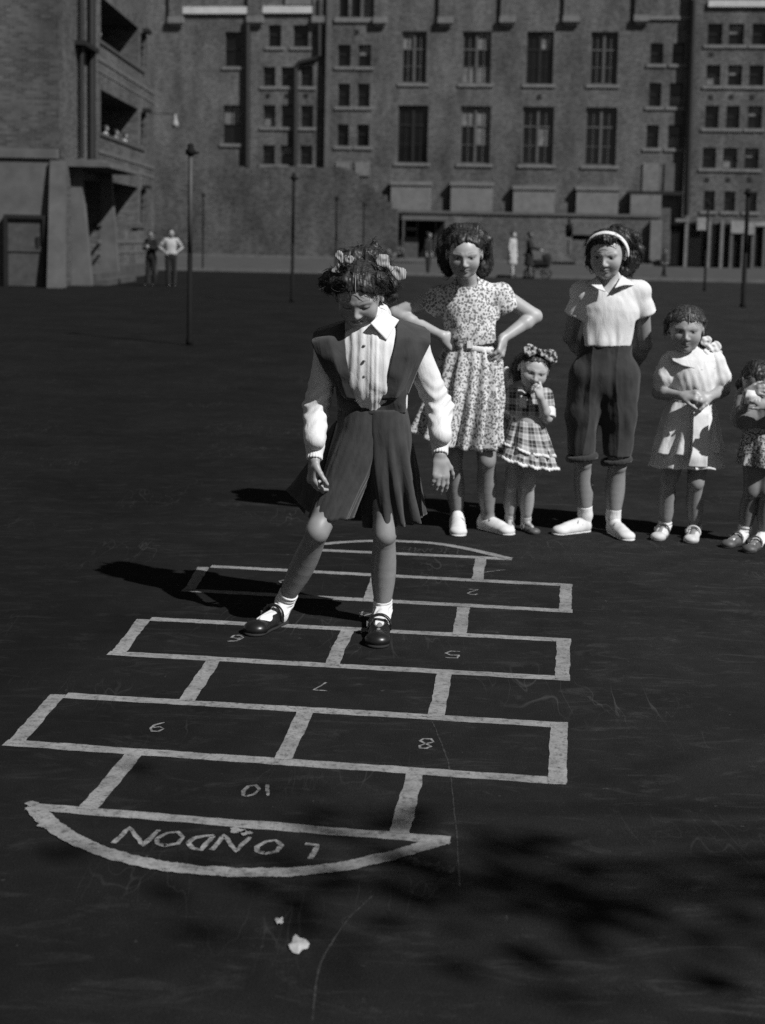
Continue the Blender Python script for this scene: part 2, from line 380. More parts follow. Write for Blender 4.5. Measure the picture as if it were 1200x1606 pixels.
def facade(name, u0_, u1_, z0, z1, wins, off, depth, matl):
    us = sorted({u0_, u1_, *[w_[1] for w_ in wins], *[w_[2] for w_ in wins]}); zs = sorted({z0, z1, *[w_[3] for w_ in wins], *[w_[4] for w_ in wins]})
    mb = MB()
    for a, b in zip(us[:-1], us[1:]):
        for c, d in zip(zs[:-1], zs[1:]):
            um, zm = (a + b) / 2, (c + d) / 2
            if any(w_[1] < um < w_[2] and w_[3] < zm < w_[4] for w_ in wins): continue
            mb.add([BW(a, c, off), BW(b, c, off), BW(b, d, off), BW(a, d, off)], [(0, 1, 2, 3)])
    for (_, a, b, c, d) in wins:
        i = off - depth
        mb.add([BW(a, c, off), BW(a, d, off), BW(a, d, i), BW(a, c, i)], [(0, 1, 2, 3)])
        mb.add([BW(b, c, off), BW(b, d, off), BW(b, d, i), BW(b, c, i)], [(3, 2, 1, 0)])
        mb.add([BW(a, d, off), BW(b, d, off), BW(b, d, i), BW(a, d, i)], [(0, 1, 2, 3)])
        mb.add([BW(a, c, off), BW(b, c, off), BW(b, c, i), BW(a, c, i)], [(3, 2, 1, 0)])
    # ends and the mass behind
    for u_ in (u0_, u1_): mb.add([BW(u_, z0, off), BW(u_, z1, off), BW(u_, z1, off - 9), BW(u_, z0, off - 9)], [(0, 1, 2, 3)])
    mb.add([BW(u0_, z1, off), BW(u1_, z1, off), BW(u1_, z1, off - 9), BW(u0_, z1, off - 9)], [(0, 1, 2, 3)])
    mb.add([BW(u0_, z0, off - 9), BW(u1_, z0, off - 9), BW(u1_, z1, off - 9), BW(u0_, z1, off - 9)], [(0, 1, 2, 3)])
    o = mb.build(name, matl, school); boxuv(o, -YAW); return o
rw = random.Random(3)
def window(kind, a, b, c, d, off, depth=.3):
    fo = off - depth
    mb = MB(); fw_ = .09 if kind == 'big' else .07
    bbox(mb, a, a + fw_, c, d, fo, fo + .1); bbox(mb, b - fw_, b, c, d, fo, fo + .1)
    bbox(mb, a + fw_, b - fw_, c, c + fw_, fo, fo + .1); bbox(mb, a + fw_, b - fw_, d - fw_, d, fo, fo + .1)
    um = (a + b) / 2
    if kind == 'big':
        zt = d - (d - c) * .34
        bbox(mb, um - .09, um + .09, c + fw_, d - fw_, fo, fo + .12)
        bbox(mb, a + fw_, um - .09, zt - .05, zt + .05, fo, fo + .09); bbox(mb, um + .09, b - fw_, zt - .05, zt + .05, fo, fo + .09)
        for q in ((a + um) / 2, (b + um) / 2): bbox(mb, q - .025, q + .025, c + fw_, d - fw_, fo, fo + .06)
        zq = c + (d - c) * .33
        bbox(mb, a + fw_, um - .09, zq - .025, zq + .025, fo, fo + .05); bbox(mb, um + .09, b - fw_, zq - .025, zq + .025, fo, fo + .05)
    elif kind == 'tall':
        bbox(mb, a + fw_, b - fw_, (c + d) / 2 - .04, (c + d) / 2 + .04, fo, fo + .12); bbox(mb, um - .025, um + .025, c + fw_, d - fw_, fo, fo + .05)
    else:
        zs_ = c + (d - c) * rw.choice((.5, .5, .55)); bbox(mb, a + fw_, b - fw_, zs_ - .035, zs_ + .035, fo, fo + .1)
    f = mb.build('window', M_frame_l if (kind == 'big' and rw.random() < .8) else M_frame, school)
    pn = MB(); pale = []
    nx_, nz_ = (2, 3) if kind == 'big' else (1, 2)
    for i in range(nx_):
        for j in range(nz_):
            x0 = a + (b - a) * i / nx_; x1 = a + (b - a) * (i + 1) / nx_; y0 = c + (d - c) * j / nz_; y1 = c + (d - c) * (j + 1) / nz_
            t = rw.uniform(-.02, .02); q = [BW(x0, y0, fo + .012), BW(x1, y0, fo + .012 + t), BW(x1, y1, fo + .012 + t), BW(x0, y1, fo + .012)]
            pn.add(q, [(0, 1, 2, 3)]); pale.append(rw.random() < (.24 if kind == 'big' else .16))
    po = pn.build('pane', M_glass, f); po.data.materials.append(M_glasspale)
    for i, p_ in enumerate(po.data.polygons): p_.material_index = 1 if pale[i] else 0
    s_ = MB(); bbox(s_, a - .25, b + .25, c - .24, c - .02, off - .05, off + .09); s_.build('sill', M_stone, f)
    if kind == 'blank': pass
W_mid = rows([('big', [(630, 669, 50, 132), (725, 770, 50, 132), (826, 868, 49, 130), (926, 969, 48, 131)]),
              ('big', [(624, 671, 167, 256), (722, 769, 166, 256), (819, 868, 167, 258), (918, 967, 167, 259)]),
              ('small', [(530, 550, 70, 104), (562, 582, 70, 104)]), ('small', [(530, 549, 131, 167), (561, 580, 131, 167)]), ('small', [(529, 547, 195, 229), (560, 579, 195, 229)]),
              ('small', [(532, 547, -40, 27), (551, 566, -40, 27), (570, 584, -40, 27)]),
              ('small', [(1020, 1040, 68, 100), (1055, 1073, 68, 100)]), ('small', [(1018, 1037, 130, 167), (1050, 1070, 130, 167)]), ('small', [(1014, 1033, 197, 232), (1048, 1068, 195, 232)])], 0)
W_left = rows([('tall', [(353, 379, 50, 104)]), ('tall', [(350, 377, 165, 225)]), ('small', [(421, 441, 39, 73), (460, 484, 39, 73)]),
               ('small', [(413, 432, 105, 135), (441, 462, 105, 135), (472, 491, 105, 135)]), ('small', [(413, 432, 165, 199), (441, 460, 165, 199), (472, 491, 165, 199)]),
               ('small', [(412, 431, 228, 258), (440, 460, 228, 258), (471, 490, 228, 258)])], -.25)
W_right = rows([('small', [(1110, 1133, 37, 70), (1143, 1167, 37, 70), (1180, 1203, 37, 70)]), ('small', [(1108, 1130, 102, 134), (1142, 1164, 102, 134), (1175, 1198, 102, 134)]),
                ('small', [(1106, 1127, 166, 201), (1139, 1160, 166, 201), (1173, 1195, 166, 201)]), ('small', [(1102, 1123, 232, 264), (1134, 1156, 232, 264), (1168, 1190, 232, 264)]),
                ('small', [(1104, 1121, 300, 331), (1136, 1153, 300, 331), (1170, 1187, 300, 331)])], .3)
uL = BU(513, 150)[0]; uR = BU(1083, 150)[0]; uFL = -60; uFR = 60; zT = 34
facade('wall', uL, uR, 0, zT, W_mid, 0, .3, M_brick)
facade('wall', uFL, uL, 0, zT, W_left, -.25, .3, M_brick)
facade('wall', uR, uFR, 0, zT, W_right, .3, .3, M_brick)
for q in W_mid: window(*q, 0)
for q in W_left: window(*q, -.25)
for q in W_right: window(*q, .3)
# stone bands, corbels and pilasters at the top of the photograph
for (x0, x1, y0, y1, off) in ((525, 607, 28, 35, 0), (1000, 1083, 25, 31, 0)): mb = MB(); r = rect(x0, x1, y0, y1, off); bbox(mb, r[0], r[1], r[2], r[3], off, off + .12); mb.build('stone_band', M_stone, school)
for (x0, x1, y0, y1, off) in ((285, 391, 11, 22, -.25), (411, 492, 10, 21, -.25), (1111, 1210, 1, 11, .3)): mb = MB(); r = rect(x0, x1, y0, y1, off); bbox(mb, r[0], r[1], r[2], r[3], off, off + .2); mb.build('white_ledge', M_white_stone, school)
r = rect(448, 493, -30, 8, -.25); mb = MB(); bbox(mb, r[0], r[1], r[2], r[3], -.25, -.1); mb.build('white_panel', M_stone, school)
for (x0, x1, y0, off) in ((265, 289, 27, -.25), (388, 414, 26, -.25), (490, 512, 26, -.25), (586, 607, 27, 0), (687, 711, 27, 0), (784, 809, 26, 0), (883, 910, 25, 0), (994, 1018, 24, 0)):
    r = rect(x0, x1, y0, y0 + 10, off)
    mb = MB(); bbox(mb, r[0], r[1], r[2], r[3], off, off + .36); bbox(mb, r[0] + .12, r[1] - .12, r[2] - .25, r[2], off, off + .2); mb.build('corbel', M_stone, school)
    mb = MB(); bbox(mb, r[0] + .06, r[1] - .06, r[3], zT, off - .03, off + .24); boxuv(mb.build('pilaster', M_brick, school), -YAW)
# pale pilaster strips at the joints of the front
for (x, wd, off) in ((514, 6, 0), (1082, 8, .3)):
    r = rect(x - wd / 2, x + wd / 2, 30, 260, off); mb = MB(); bbox(mb, r[0], r[1], 3.5, 23, off, off + .22); boxuv(mb.build('pilaster', M_render, school), -YAW)
# rain pipes
def pipe(pts, r_, off):
    q = [BU(x, y, off) for x, y in pts]; mb = MB(); mb.tube([BW(u, z, off + r_ * .8) for u, z in q], r_, 8); mb.build('rain_pipe', M_iron, school)
pipe([(389, 38), (388, 262)], .22, -.25); pipe([(501, 0), (501, 88), (495, 93), (470, 99), (464, 108), (463, 262)], .2, -.25); pipe([(1088, 0), (1077, 335)], .2, .3)
# shallow bay boxes with pale copings under the tall windows, small vents, bricked-up doors
for (x0, x1, y0, y1) in ((613, 675, 284, 331), (707, 772, 285, 331), (805, 870, 291, 332), (904, 970, 292, 333)):
    r = rect(x0, x1, y0, y1, .42); mb = MB(); bbox(mb, r[0], r[1], r[2] - 1.2, r[3] - .3, .002, .42); o = mb.build('bay_box', M_pale_render, school)
    mb = MB(); bbox(mb, r[0] - .08, r[1] + .08, r[3] - .3, r[3], -.01, .50); mb.build('coping', M_stone, o)
for (x, y, off) in ((1115, 152, .3), (1147, 152, .3), (1180, 152, .3), (1109, 282, .3), (1142, 282, .3), (1176, 282, .3), (420, 150, -.25), (450, 150, -.25), (480, 150, -.25), (846, 152, 0), (560, 50, 0), (1116, 85, .3)):
    mb = MB(); u, z = BU(x, y, off); bbox(mb, u - .16, u + .16, z - .16, z + .16, off - .01, off + .03); mb.build('air_vent', M_iron, school)
for (x0, x1, y0, y1, mm) in ((1008, 1033, 256, 302, M_stone), (1042, 1065, 256, 302, M_render), (527, 548, 254, 266, M_stone), (557, 580, 254, 276, M_stone)):
    r = rect(x0, x1, y0, y1, 0); mb = MB(); bbox(mb, r[0], r[1], r[2], r[3], .004, .1); mb.build('blocked_door', mm, school)
r = rect(985, 1072, 300, 306, 0); mb = MB(); bbox(mb, r[0], r[1], r[2], r[3], 0, .5); mb.build('door_ledge', M_iron, school)
r = rect(988, 1036, 306, 338, 0); mb = MB(); bbox(mb, r[0], r[1], r[2], r[3], 0, .9); mb.build('door_step_block', M_stone, school)

# low brick wall in front of the school
def wall_thing(name, label, cat, pieces, cop=None):
    t = empty(name, BW((pieces[0][0] + pieces[0][1]) / 2, 0, pieces[0][4]), label, cat); mb = MB()
    for (a, b, c, d, o0, o1) in pieces: bbox(mb, a, b, c, d, o0, o1)
    boxuv(mb.build('brickwork', M_brick, t), -YAW)
    if cop:
        mb = MB()
        for (a, b, c, d, o0, o1) in cop: bbox(mb, a, b, c, d, o0, o1)
        mb.build('coping', M_render, t)
    return t
a = BU(622, 365, 3.0)[0]; b = BU(1034, 365, 3.0)[0]; zt = BU(830, 333, 3.0)[1]
wall_thing('yard_wall', 'straight low brick wall with pale coping in front of the tall school windows', 'wall', [(a, b, 0, zt - .2, 2.5, 3.0)], [(a - .05, b + .05, zt - .2, zt, 2.4, 3.1)])
mb = MB(); r = rect(862, 952, 329, 333, 3.2); 
# broken high wall at the left
t = empty('broken_wall', BW(BU(430, 300, 4)[0], 0, 4), 'tall ragged brick wall stepping down at its right end in front of the school', 'wall')
mb = MB(); xs = list(range(236, 632, 9)); rr = random.Random(11)
def topy(x):
    if x < 540: return 262 + rr.uniform(-1.5, 1.5)
    if x < 600: return 262 + (x - 540) * .72 + rr.uniform(-3, 3)
    return 306 + (x - 600) * 1.2 + rr.uniform(-2, 2)
u_prev = None
for x0, x1 in zip(xs[:-1], xs[1:]):
    u_a, u_b = BU(x0, 330, 4)[0], BU(x1, 330, 4)[0]; z_ = BU((x0 + x1) / 2, topy((x0 + x1) / 2), 4)[1]; d_ = 0
    bbox(mb, u_a, u_b, 0, z_, 3.2, 4.0 + d_)
boxuv(mb.build('brickwork', M_rubble, t), -YAW)
mb = MB()
for _ in range(60):
    x_ = rr.uniform(545, 640); u_, z_ = BU(x_, 330, 4)[0], 0; s_ = rr.uniform(.15, .5)
    M_ = Matrix.Rotation(rr.uniform(0, 6), 3, Vector((rr.random(), rr.random(), 1)).normalized()); c_ = BW(u_, s_ * .3 + rr.random() * .5, rr.uniform(4.1, 5.5))
    mb.box((-s_ / 2, -s_ / 3, -s_ / 3), (s_ / 2, s_ / 3, s_ / 3), lambda x, y, z: tuple(np.array(c_) + np.array(M_ @ Vector((x, y, z)))))
o = mb.build('brick_rubble', M_rubble, None, loc=BW(BU(600, 330, 4)[0], 0, 4.5)); boxuv(o); tag(o, 'heap of fallen bricks at the foot of the broken wall', 'rubble', kind='stuff')

# hoarding of dark boards between pale posts at the right, with pale notices
hd = empty('hoarding', BW(BU(1130, 380, 5)[0], 0, 5), 'dark board hoarding between pale posts with blank pale notices at the far right', 'hoarding')
def fr(x0, x1, y0, y1, off=5.0): return rect(x0, x1, y0, y1, off)
r = fr(1052, 1240, 350, 403); mb = MB(); n_ = 46
for i in range(n_):
    a = r[0] + (r[1] - r[0]) * i / n_; b = r[0] + (r[1] - r[0]) * (i + .94) / n_; bbox(mb, a, b, .1, r[3] + rr.uniform(-.15, .1), 4.9, 4.95 + rr.uniform(0, .02))
mb.build('board_panel', M_wood_d, hd)
for (x, y0) in ((1076, 346), (1112, 346), (1132, 344), (1147, 350), (1165, 366), (1181, 350), (1199, 350), (1216, 350)):
    q = fr(x - 2.6, x + 2.6, y0, 403); mb = MB(); bbox(mb, q[0], q[1], 0, q[3], 4.96, 5.2); mb.build('post', M_stone if x < 1140 else M_render, hd)
mb = MB(); q = fr(1059, 1078, 343, 348); bbox(mb, q[0], q[1], q[2], q[3], 5.2, 5.4); mb.build('crossbar', M_stone, hd)
for (x0, x1, y0, y1) in ((1093, 1108, 342, 361), (1146, 1171, 346, 366), (1172, 1183, 348, 368), (1183, 1215, 348, 355)):
    q = fr(x0, x1, y0, y1); mb = MB(); bbox(mb, q[0], q[1], q[2], q[3], 5.21, 5.26); mb.build('blank_notice', M_notice, hd)
q = fr(1020, 1038, 345, 391, 3.3); mb = MB(); bbox(mb, q[0], q[1], 0, q[3], 3.01, 3.4); o = mb.build('gate_pier', M_stone, None, loc=BW(q[0], 0, 3.2)); tag(o, 'pale square pier at the right end of the low yard wall', 'gate pier')

# ------------------------------------------------------------------ the block at the left
LX = -8.62
lb = empty('tenement_block', (LX, 38, 0), 'brick tenement block at the left with recessed balconies and a canopied side entrance', 'tenement building')
def lyz(px, py):
    """a point of the block's side wall, seen in the photograph: metres back and up"""
    d = ray(px, py); t = (LX - CAM[0]) / d[0]; q = CAM + d * t; return float(q[1]), float(q[2])
YF = lyz(93, 300)[0]; YE = lyz(242, 300)[0]
yb0, yb1 = lyz(158, 60)[0], lyz(217, 60)[0]
print('LEFT BLOCK', YF, YE, yb0, yb1, [lyz(158, v) for v in (3, 75, 143, 215)], [lyz(217, v) for v in (36, 100, 165, 232)], lyz(172, 289), lyz(215, 290), lyz(190, 352))
OPN = []
H_ = [(7.15, 8.45), (4.45, 5.72), (1.75, 3.05)]
for (c, d) in H_ + [(9.85, 11.2)]: OPN.append((yb0, yb1, c, d))
OPN[2] = (lyz(171, 300)[0], yb1, 1.55, 3.05)
wy0, wy1 = lyz(221, 100)[0], lyz(231, 100)[0]
WIN = [(wy0, wy1, c + .1, d - .05) for (c, d) in H_]
OPN_ALL = OPN + WIN
dy0, dy1 = lyz(116, 380)[0], lyz(160, 380)[0]
OPN_ALL.append((dy0, dy1 - .25, .25, 2.95))
ys = sorted({YF, YE, *[o_[0] for o_ in OPN_ALL], *[o_[1] for o_ in OPN_ALL]}); zs = sorted({0, 13.0, *[o_[2] for o_ in OPN_ALL], *[o_[3] for o_ in OPN_ALL]})
mb = MB()
for a, b in zip(ys[:-1], ys[1:]):
    for c, d in zip(zs[:-1], zs[1:]):
        if any(o_[0] < (a + b) / 2 < o_[1] and o_[2] < (c + d) / 2 < o_[3] for o_ in OPN_ALL): continue
        mb.add([(LX, a, c), (LX, b, c), (LX, b, d), (LX, a, d)], [(0, 1, 2, 3)])
for (a, b, c, d) in OPN_ALL:
    dp = 1.9 if (a, b, c, d) in OPN else (.18 if (a, b, c, d) in WIN else 1.5); x1 = LX - dp
    c0 = c
    if (a, b, c, d) in OPN:
        c = c - 1.0; mb.add([(LX - .24, a, c), (LX - .24, b, c), (LX - .24, b, c0), (LX - .24, a, c0)], [(0, 1, 2, 3)]); mb.add([(LX - .24, a, c0), (LX - .24, b, c0), (LX, b, c0), (LX, a, c0)], [(0, 1, 2, 3)])
    for q in ([(LX, a, c), (LX, a, d), (x1, a, d), (x1, a, c)], [(LX, b, c), (LX, b, d), (x1, b, d), (x1, b, c)], [(LX, a, d), (LX, b, d), (x1, b, d), (x1, a, d)], [(LX, a, c), (LX, b, c), (x1, b, c), (x1, a, c)]): mb.add(q, [(0, 1, 2, 3)])
    if dp > .5: mb.add([(x1, a, c), (x1, b, c), (x1, b, d), (x1, a, d)], [(0, 1, 2, 3)])
mb.add([(LX, YF, 3.5), (LX, YF, 13), (LX - 11, YF, 13), (LX - 11, YF, 3.5)], [(0, 1, 2, 3)])
mb.add([(LX, YE, 0), (LX, YE, 13), (LX - 11, YE, 13), (LX - 11, YE, 0)], [(0, 1, 2, 3)])
mb.add([(LX, YF, 13), (LX, YE, 13), (LX - 11, YE, 13), (LX - 11, YF, 13)], [(0, 1, 2, 3)])
boxuv(mb.build('wall', M_brick_l, lb))
# the stouter ground storey of the end wall, belt course, buttresses
mb = MB(); mb.box((LX - 11, YF - .25, 0), (LX - .05, YF + .3, 3.35)); boxuv(mb.build('plinth_wall', M_render, lb))
mb = MB(); mb.box((LX - 11, YF - .32, 3.35), (LX + .0, YF + .1, 3.6)); mb.build('belt_course', M_render, lb)
M_but = M_render
for (x0, x1, wide) in ((LX - .16, LX + .24, .5),):
    mb = MB(); y0 = YF - .26
    mb.hexa([(x0, y0 - wide, 0), (x1, y0 - wide, 0), (x1, y0, 0), (x0, y0, 0), (x0, y0 - .1, 3.3), (x1, y0 - .1, 3.3), (x1, y0, 3.3), (x0, y0, 3.3)]); mb.build('buttress', M_but, lb)
for (y_, c, d) in ((YE - .5, 0, 0),): pass
# balcony parapet copings, floor bands
for i, (c, d) in enumerate(H_):
    mb = MB(); mb.box((LX - .12, yb0 - .15, c - .10), (LX + .05, yb1 + 1.2, c + .0)); mb.build('balcony_coping', M_conc if i else M_conc, lb)
    mb = MB(); mb.box((LX + .001, yb0 - .4, c - .62), (LX + .025, YE - .1, c - .5)); mb.box((LX + .001, yb0 - .4, c - .95), (LX + .02, YE - .1, c - .86)); mb.build('string_course', M_render, lb)
for (a, b, c, d) in WIN:
    mb = MB(); x1 = LX - .18; mb.add([(x1, a, c), (x1, b, c), (x1, b, d), (x1, a, d)], [(0, 1, 2, 3)]); o = mb.build('window', M_glass, lb)
    mb = MB(); ym = (a + b) / 2; zm = (c + d) / 2; mb.box((x1 + .002, ym - .03, c), (x1 + .05, ym + .03, d)); mb.box((x1 + .002, a, zm - .03), (x1 + .045, ym - .03, zm + .03)); mb.box((x1 + .002, ym + .03, zm - .03), (x1 + .045, b, zm + .03)); mb.build('frame', M_frame, o)
# entrance: canopy slab on the side wall, side piers, steps
cy0, cz = lyz(100, 245)[0], 3.3
mb = MB(); mb.box((LX + .002, dy0 - .7, 3.22), (LX + 1.1, dy1 + .25, 3.34)); mb.box((LX + .002, dy0 - .6, 3.34), (LX + .9, dy1 + .1, 3.42)); mb.build('entrance_canopy', M_render, lb)
mb = MB(); mb.hexa([(LX + .002, dy0 - .35, 0), (LX + .55, dy0 - .35, 0), (LX + .55, dy0 - .02, 0), (LX + .002, dy0 - .02, 0), (LX + .002, dy0 - .35, 3.22), (LX + .25, dy0 - .35, 3.22), (LX + .25, dy0 - .02, 3.22), (LX + .002, dy0 - .02, 3.22)]); mb.build('entrance_pier', M_render, lb)
mb = MB(); mb.hexa([(LX + .002, dy1 - .2, 0), (LX + .55, dy1 - .2, 0), (LX + .55, dy1 + .08, 0), (LX + .002, dy1 + .08, 0), (LX + .002, dy1 - .2, 3.22), (LX + .3, dy1 - .2, 3.22), (LX + .3, dy1 + .08, 3.22), (LX + .002, dy1 + .08, 3.22)]); mb.build('entrance_pier', M_render, lb)
for i, (dd, hh) in enumerate(((.95, .16), (.6, .32))):
    mb = MB(); mb.box((LX + .002, dy0 + .05 - (.1 if i == 0 else 0), .002 if i == 0 else .16), (LX + dd, dy1 + .5 - i * .3, hh)); mb.build('step', M_conc, lb)
mb = MB(); mb.box((LX - 1.45, dy0 + .2, .25), (LX - 1.38, dy1 - .5, 2.6)); mb.build('door', M_wood_d, lb)
# rain pipe on the side wall, and one on the corner pier
for (px, zb) in ((121, 3.5), (137, 3.5)):
    y_ = lyz(px, 100)[0]; mb = MB(); mb.tube([(LX + .12, y_, 13), (LX + .12, y_, zb)], .07 if px == 121 else .12, 8); mb.build('rain_pipe', M_iron, lb)
mb = MB(); mb.box((LX + .002, lyz(118, 100)[0] - .1, 6.55), (LX + .3, lyz(137, 100)[0] + .2, 6.68)); mb.build('pipe_bracket', M_iron, lb)
for z_ in (2.75,):
    pass
for (c, d) in H_:
    y_ = lyz(226, 100)[0]; mb = MB(); mb.box((LX + .002, y_ - .35, d - .0), (LX + .22, y_ + .35, d + .12)); mb.build('window_hood', M_iron, lb)
# stone base course along the side wall
mb = MB(); mb.box((LX + .002, dy1 + .5, 0), (LX + .14, YE, .42)); mb.build('base_course', M_conc, lb)
# boarded door leaning on the end wall
xd0 = P(8, 400, YF - .3)[0]; xd1 = P(75, 400, YF - .3)[0]
dr = empty('boarded_doorway', ((xd0 + xd1) / 2, YF - .3, 0), 'wide plain boarded door set in the ground storey at the far left', 'door')
mb = MB(); mb.box((xd0 + .1, YF - .36, .02), (xd1 - .1, YF - .30, 1.78)); mb.build('door_leaf', M_wood, dr)
mb = MB(); mb.box((xd0, YF - .44, 0), (xd0 + .1, YF - .26, 1.88)); mb.box((xd1 - .1, YF - .44, 0), (xd1, YF - .26, 1.88)); mb.box((xd0 + .1, YF - .44, 1.78), (xd1 - .1, YF - .26, 1.88)); mb.build('door_frame', M_iron, dr)
mb = MB(); mb.box((xd0 + .1, YF - .39, .92), (xd1 - .1, YF - .362, 1.06)); mb.build('ledge_board', M_conc, dr)
mb = MB(); mb.box((xd1 - .28, YF - .40, 1.0), (xd1 - .2, YF - .362, 1.32)); mb.build('hinge', M_iron, dr)

# lamp on a bracket standing out from the block's far corner
lamp = empty('wall_lamp', (LX, YE - .6, 4.6), 'small white wall lamp on a long thin bracket from the corner of the tenement', 'wall lamp')
q0 = P(240, 177, YE - .6); q1 = P(274, 179, YE - .6); q0[0] = LX
mb = MB(); mb.tube([q0, q1], .02, 6); mb.build('bracket', M_iron, lamp)
mb = MB(); mb.lathe((q1[0] + .02, q1[1], q1[2] - .48), [(.03, .48), (.06, .40), (.07, .28), (.13, .14), (.12, .02), (.05, 0)], 12); mb.build('lamp_shade', M_notice, lamp, True)

# ------------------------------------------------------------------ posts standing in the yard
def post(px0, ytop, ybot, pxt, rad, m, label, cap=True):
    b_ = G(px0, ybot); Y = b_[1]; t_ = P(pxt, ytop, Y); h = t_[2]
    r_ = empty('playground_post', b_, label, 'playground post', 'iron posts in the yard')
    mb = MB(); mb.lathe(b_, [(rad * 1.35, 0), (rad * 1.35, .06), (rad, .1), (rad, h * .48)], 14); mb.build('painted_base', M_pole_d, r_, True); mb = MB(); mb.lathe(b_, [(rad * .93, h * .47), (rad * .92, h * .7), (rad * .92, h)], 14); mb.build('shaft', m, r_, True)
    if cap:
        mb = MB(); c = np.array(b_) + (0, 0, h); mb.lathe(c, [(rad * .9, -.05), (rad * 1.9, -.03), (rad * 2.0, .02), (rad * 1.2, .04), (rad * 1.2, .09), (rad * .5, .11)], 14); mb.build('cap', M_pole_d, r_, True)
        mb = MB(); mb.tube([c + (0, 0, -.02), c + (rad * 3.2, -.02, -.01)], rad * .5, 8); mb.build('hook', M_pole_d, r_, True)
post(297, 238, 541, 299, .034, M_pole, 'nearest and tallest iron post, a grey post left of the jumping girl')
post(458, 279, 474, 460, .036, M_pole_d, 'dark iron post rising behind the jumping girl towards the broken wall')
post(526, 312, 440, 528, .034, M_pole_d, 'thin dark iron post close behind the head of the jumping girl')
post(318, 306, 425, 320, .034, M_pole_d, 'small far iron post just right of the nearest grey post')
post(569, 321, 428, 570, .034, M_pole_d, 'smallest far iron post in front of the stepped end of the broken wall')
post(1165, 303, 482, 1177, .055, M_pole_d, 'thick dark iron post in front of the hoarding at the far right')
post(1105, 321, 456, 1112, .040, M_pole_d, 'thin dark iron post in front of the hoarding left of the thick one')

# ------------------------------------------------------------------ stall and hand cart by the far wall
def stall():
    Y = 88.0; r_ = empty('market_stall', P(660, 404, Y) * np.array([1, 1, 0]), 'open wooden stall with a flat roof against the low yard wall', 'market stall')
    def B(x0, x1, y0, y1, d0, d1):
        a = P(x0, y1, Y); b = P(x1, y0, Y); return (a[0], Y + d0, max(a[2], 0)), (b[0], Y + d1, b[2])
    mb = MB(); mb.box(*B(630, 700, 340, 345, -1.2, 1.8)); mb.build('roof', M_render, r_)
    mb = MB(); mb.box(*B(624, 632, 336, 386, -.4, .1)); mb.build('post', M_wood_d, r_)
    for x in (636, 654, 683, 698): mb = MB(); mb.box(*B(x - 1.4, x + 1.4, 345, 404, -.1, .08)); mb.build('post', M_render, r_)
    mb = MB(); mb.box(*B(633, 656, 372, 404, -.3, 1.2)); mb.build('counter', M_wood, r_)
    mb = MB(); mb.box(*B(634, 655, 357, 361, -.2, .6)); mb.build('shelf', M_render, r_)
    mb = MB(); mb.box(*B(634, 699, 346, 404, 1.4, 1.6)); mb.build('back_panel', M_wood_d, r_)
stall()
def cart():
    Y = 96.0; r_ = empty('handcart', P(920, 398, Y) * np.array([1, 1, 0]), 'old handcart loaded with a dark bundle below the yard wall coping', 'handcart')
    def B(x0, x1, y0, y1, d0, d1):
        a = P(x0, y1, Y); b = P(x1, y0, Y); return (a[0], Y + d0, max(a[2], 0)), (b[0], Y + d1, b[2])
    mb = MB(); mb.box(*B(893, 952, 345, 350, -.5, 1.0)); mb.build('top_board', M_render, r_)
    mb = MB(); mb.box(*B(896, 952, 358, 368, -.7, .9)); mb.build('deck', M_render, r_)
    mb = MB(); mb.box(*B(900, 952, 368, 376, -.4, .8)); mb.build('frame', M_wood_d, r_)
    mb = MB(); mb.box(*B(888, 897, 351, 372, -.5, .6)); bevel(mb.build('bundle', M_wood_d, r_), .15, 3)
    for x in (891, 940): mb = MB(); mb.box(*B(x - 1.2, x + 1.2, 376, 400, -.1, .05)); mb.build('leg', M_wood_d, r_)
cart()

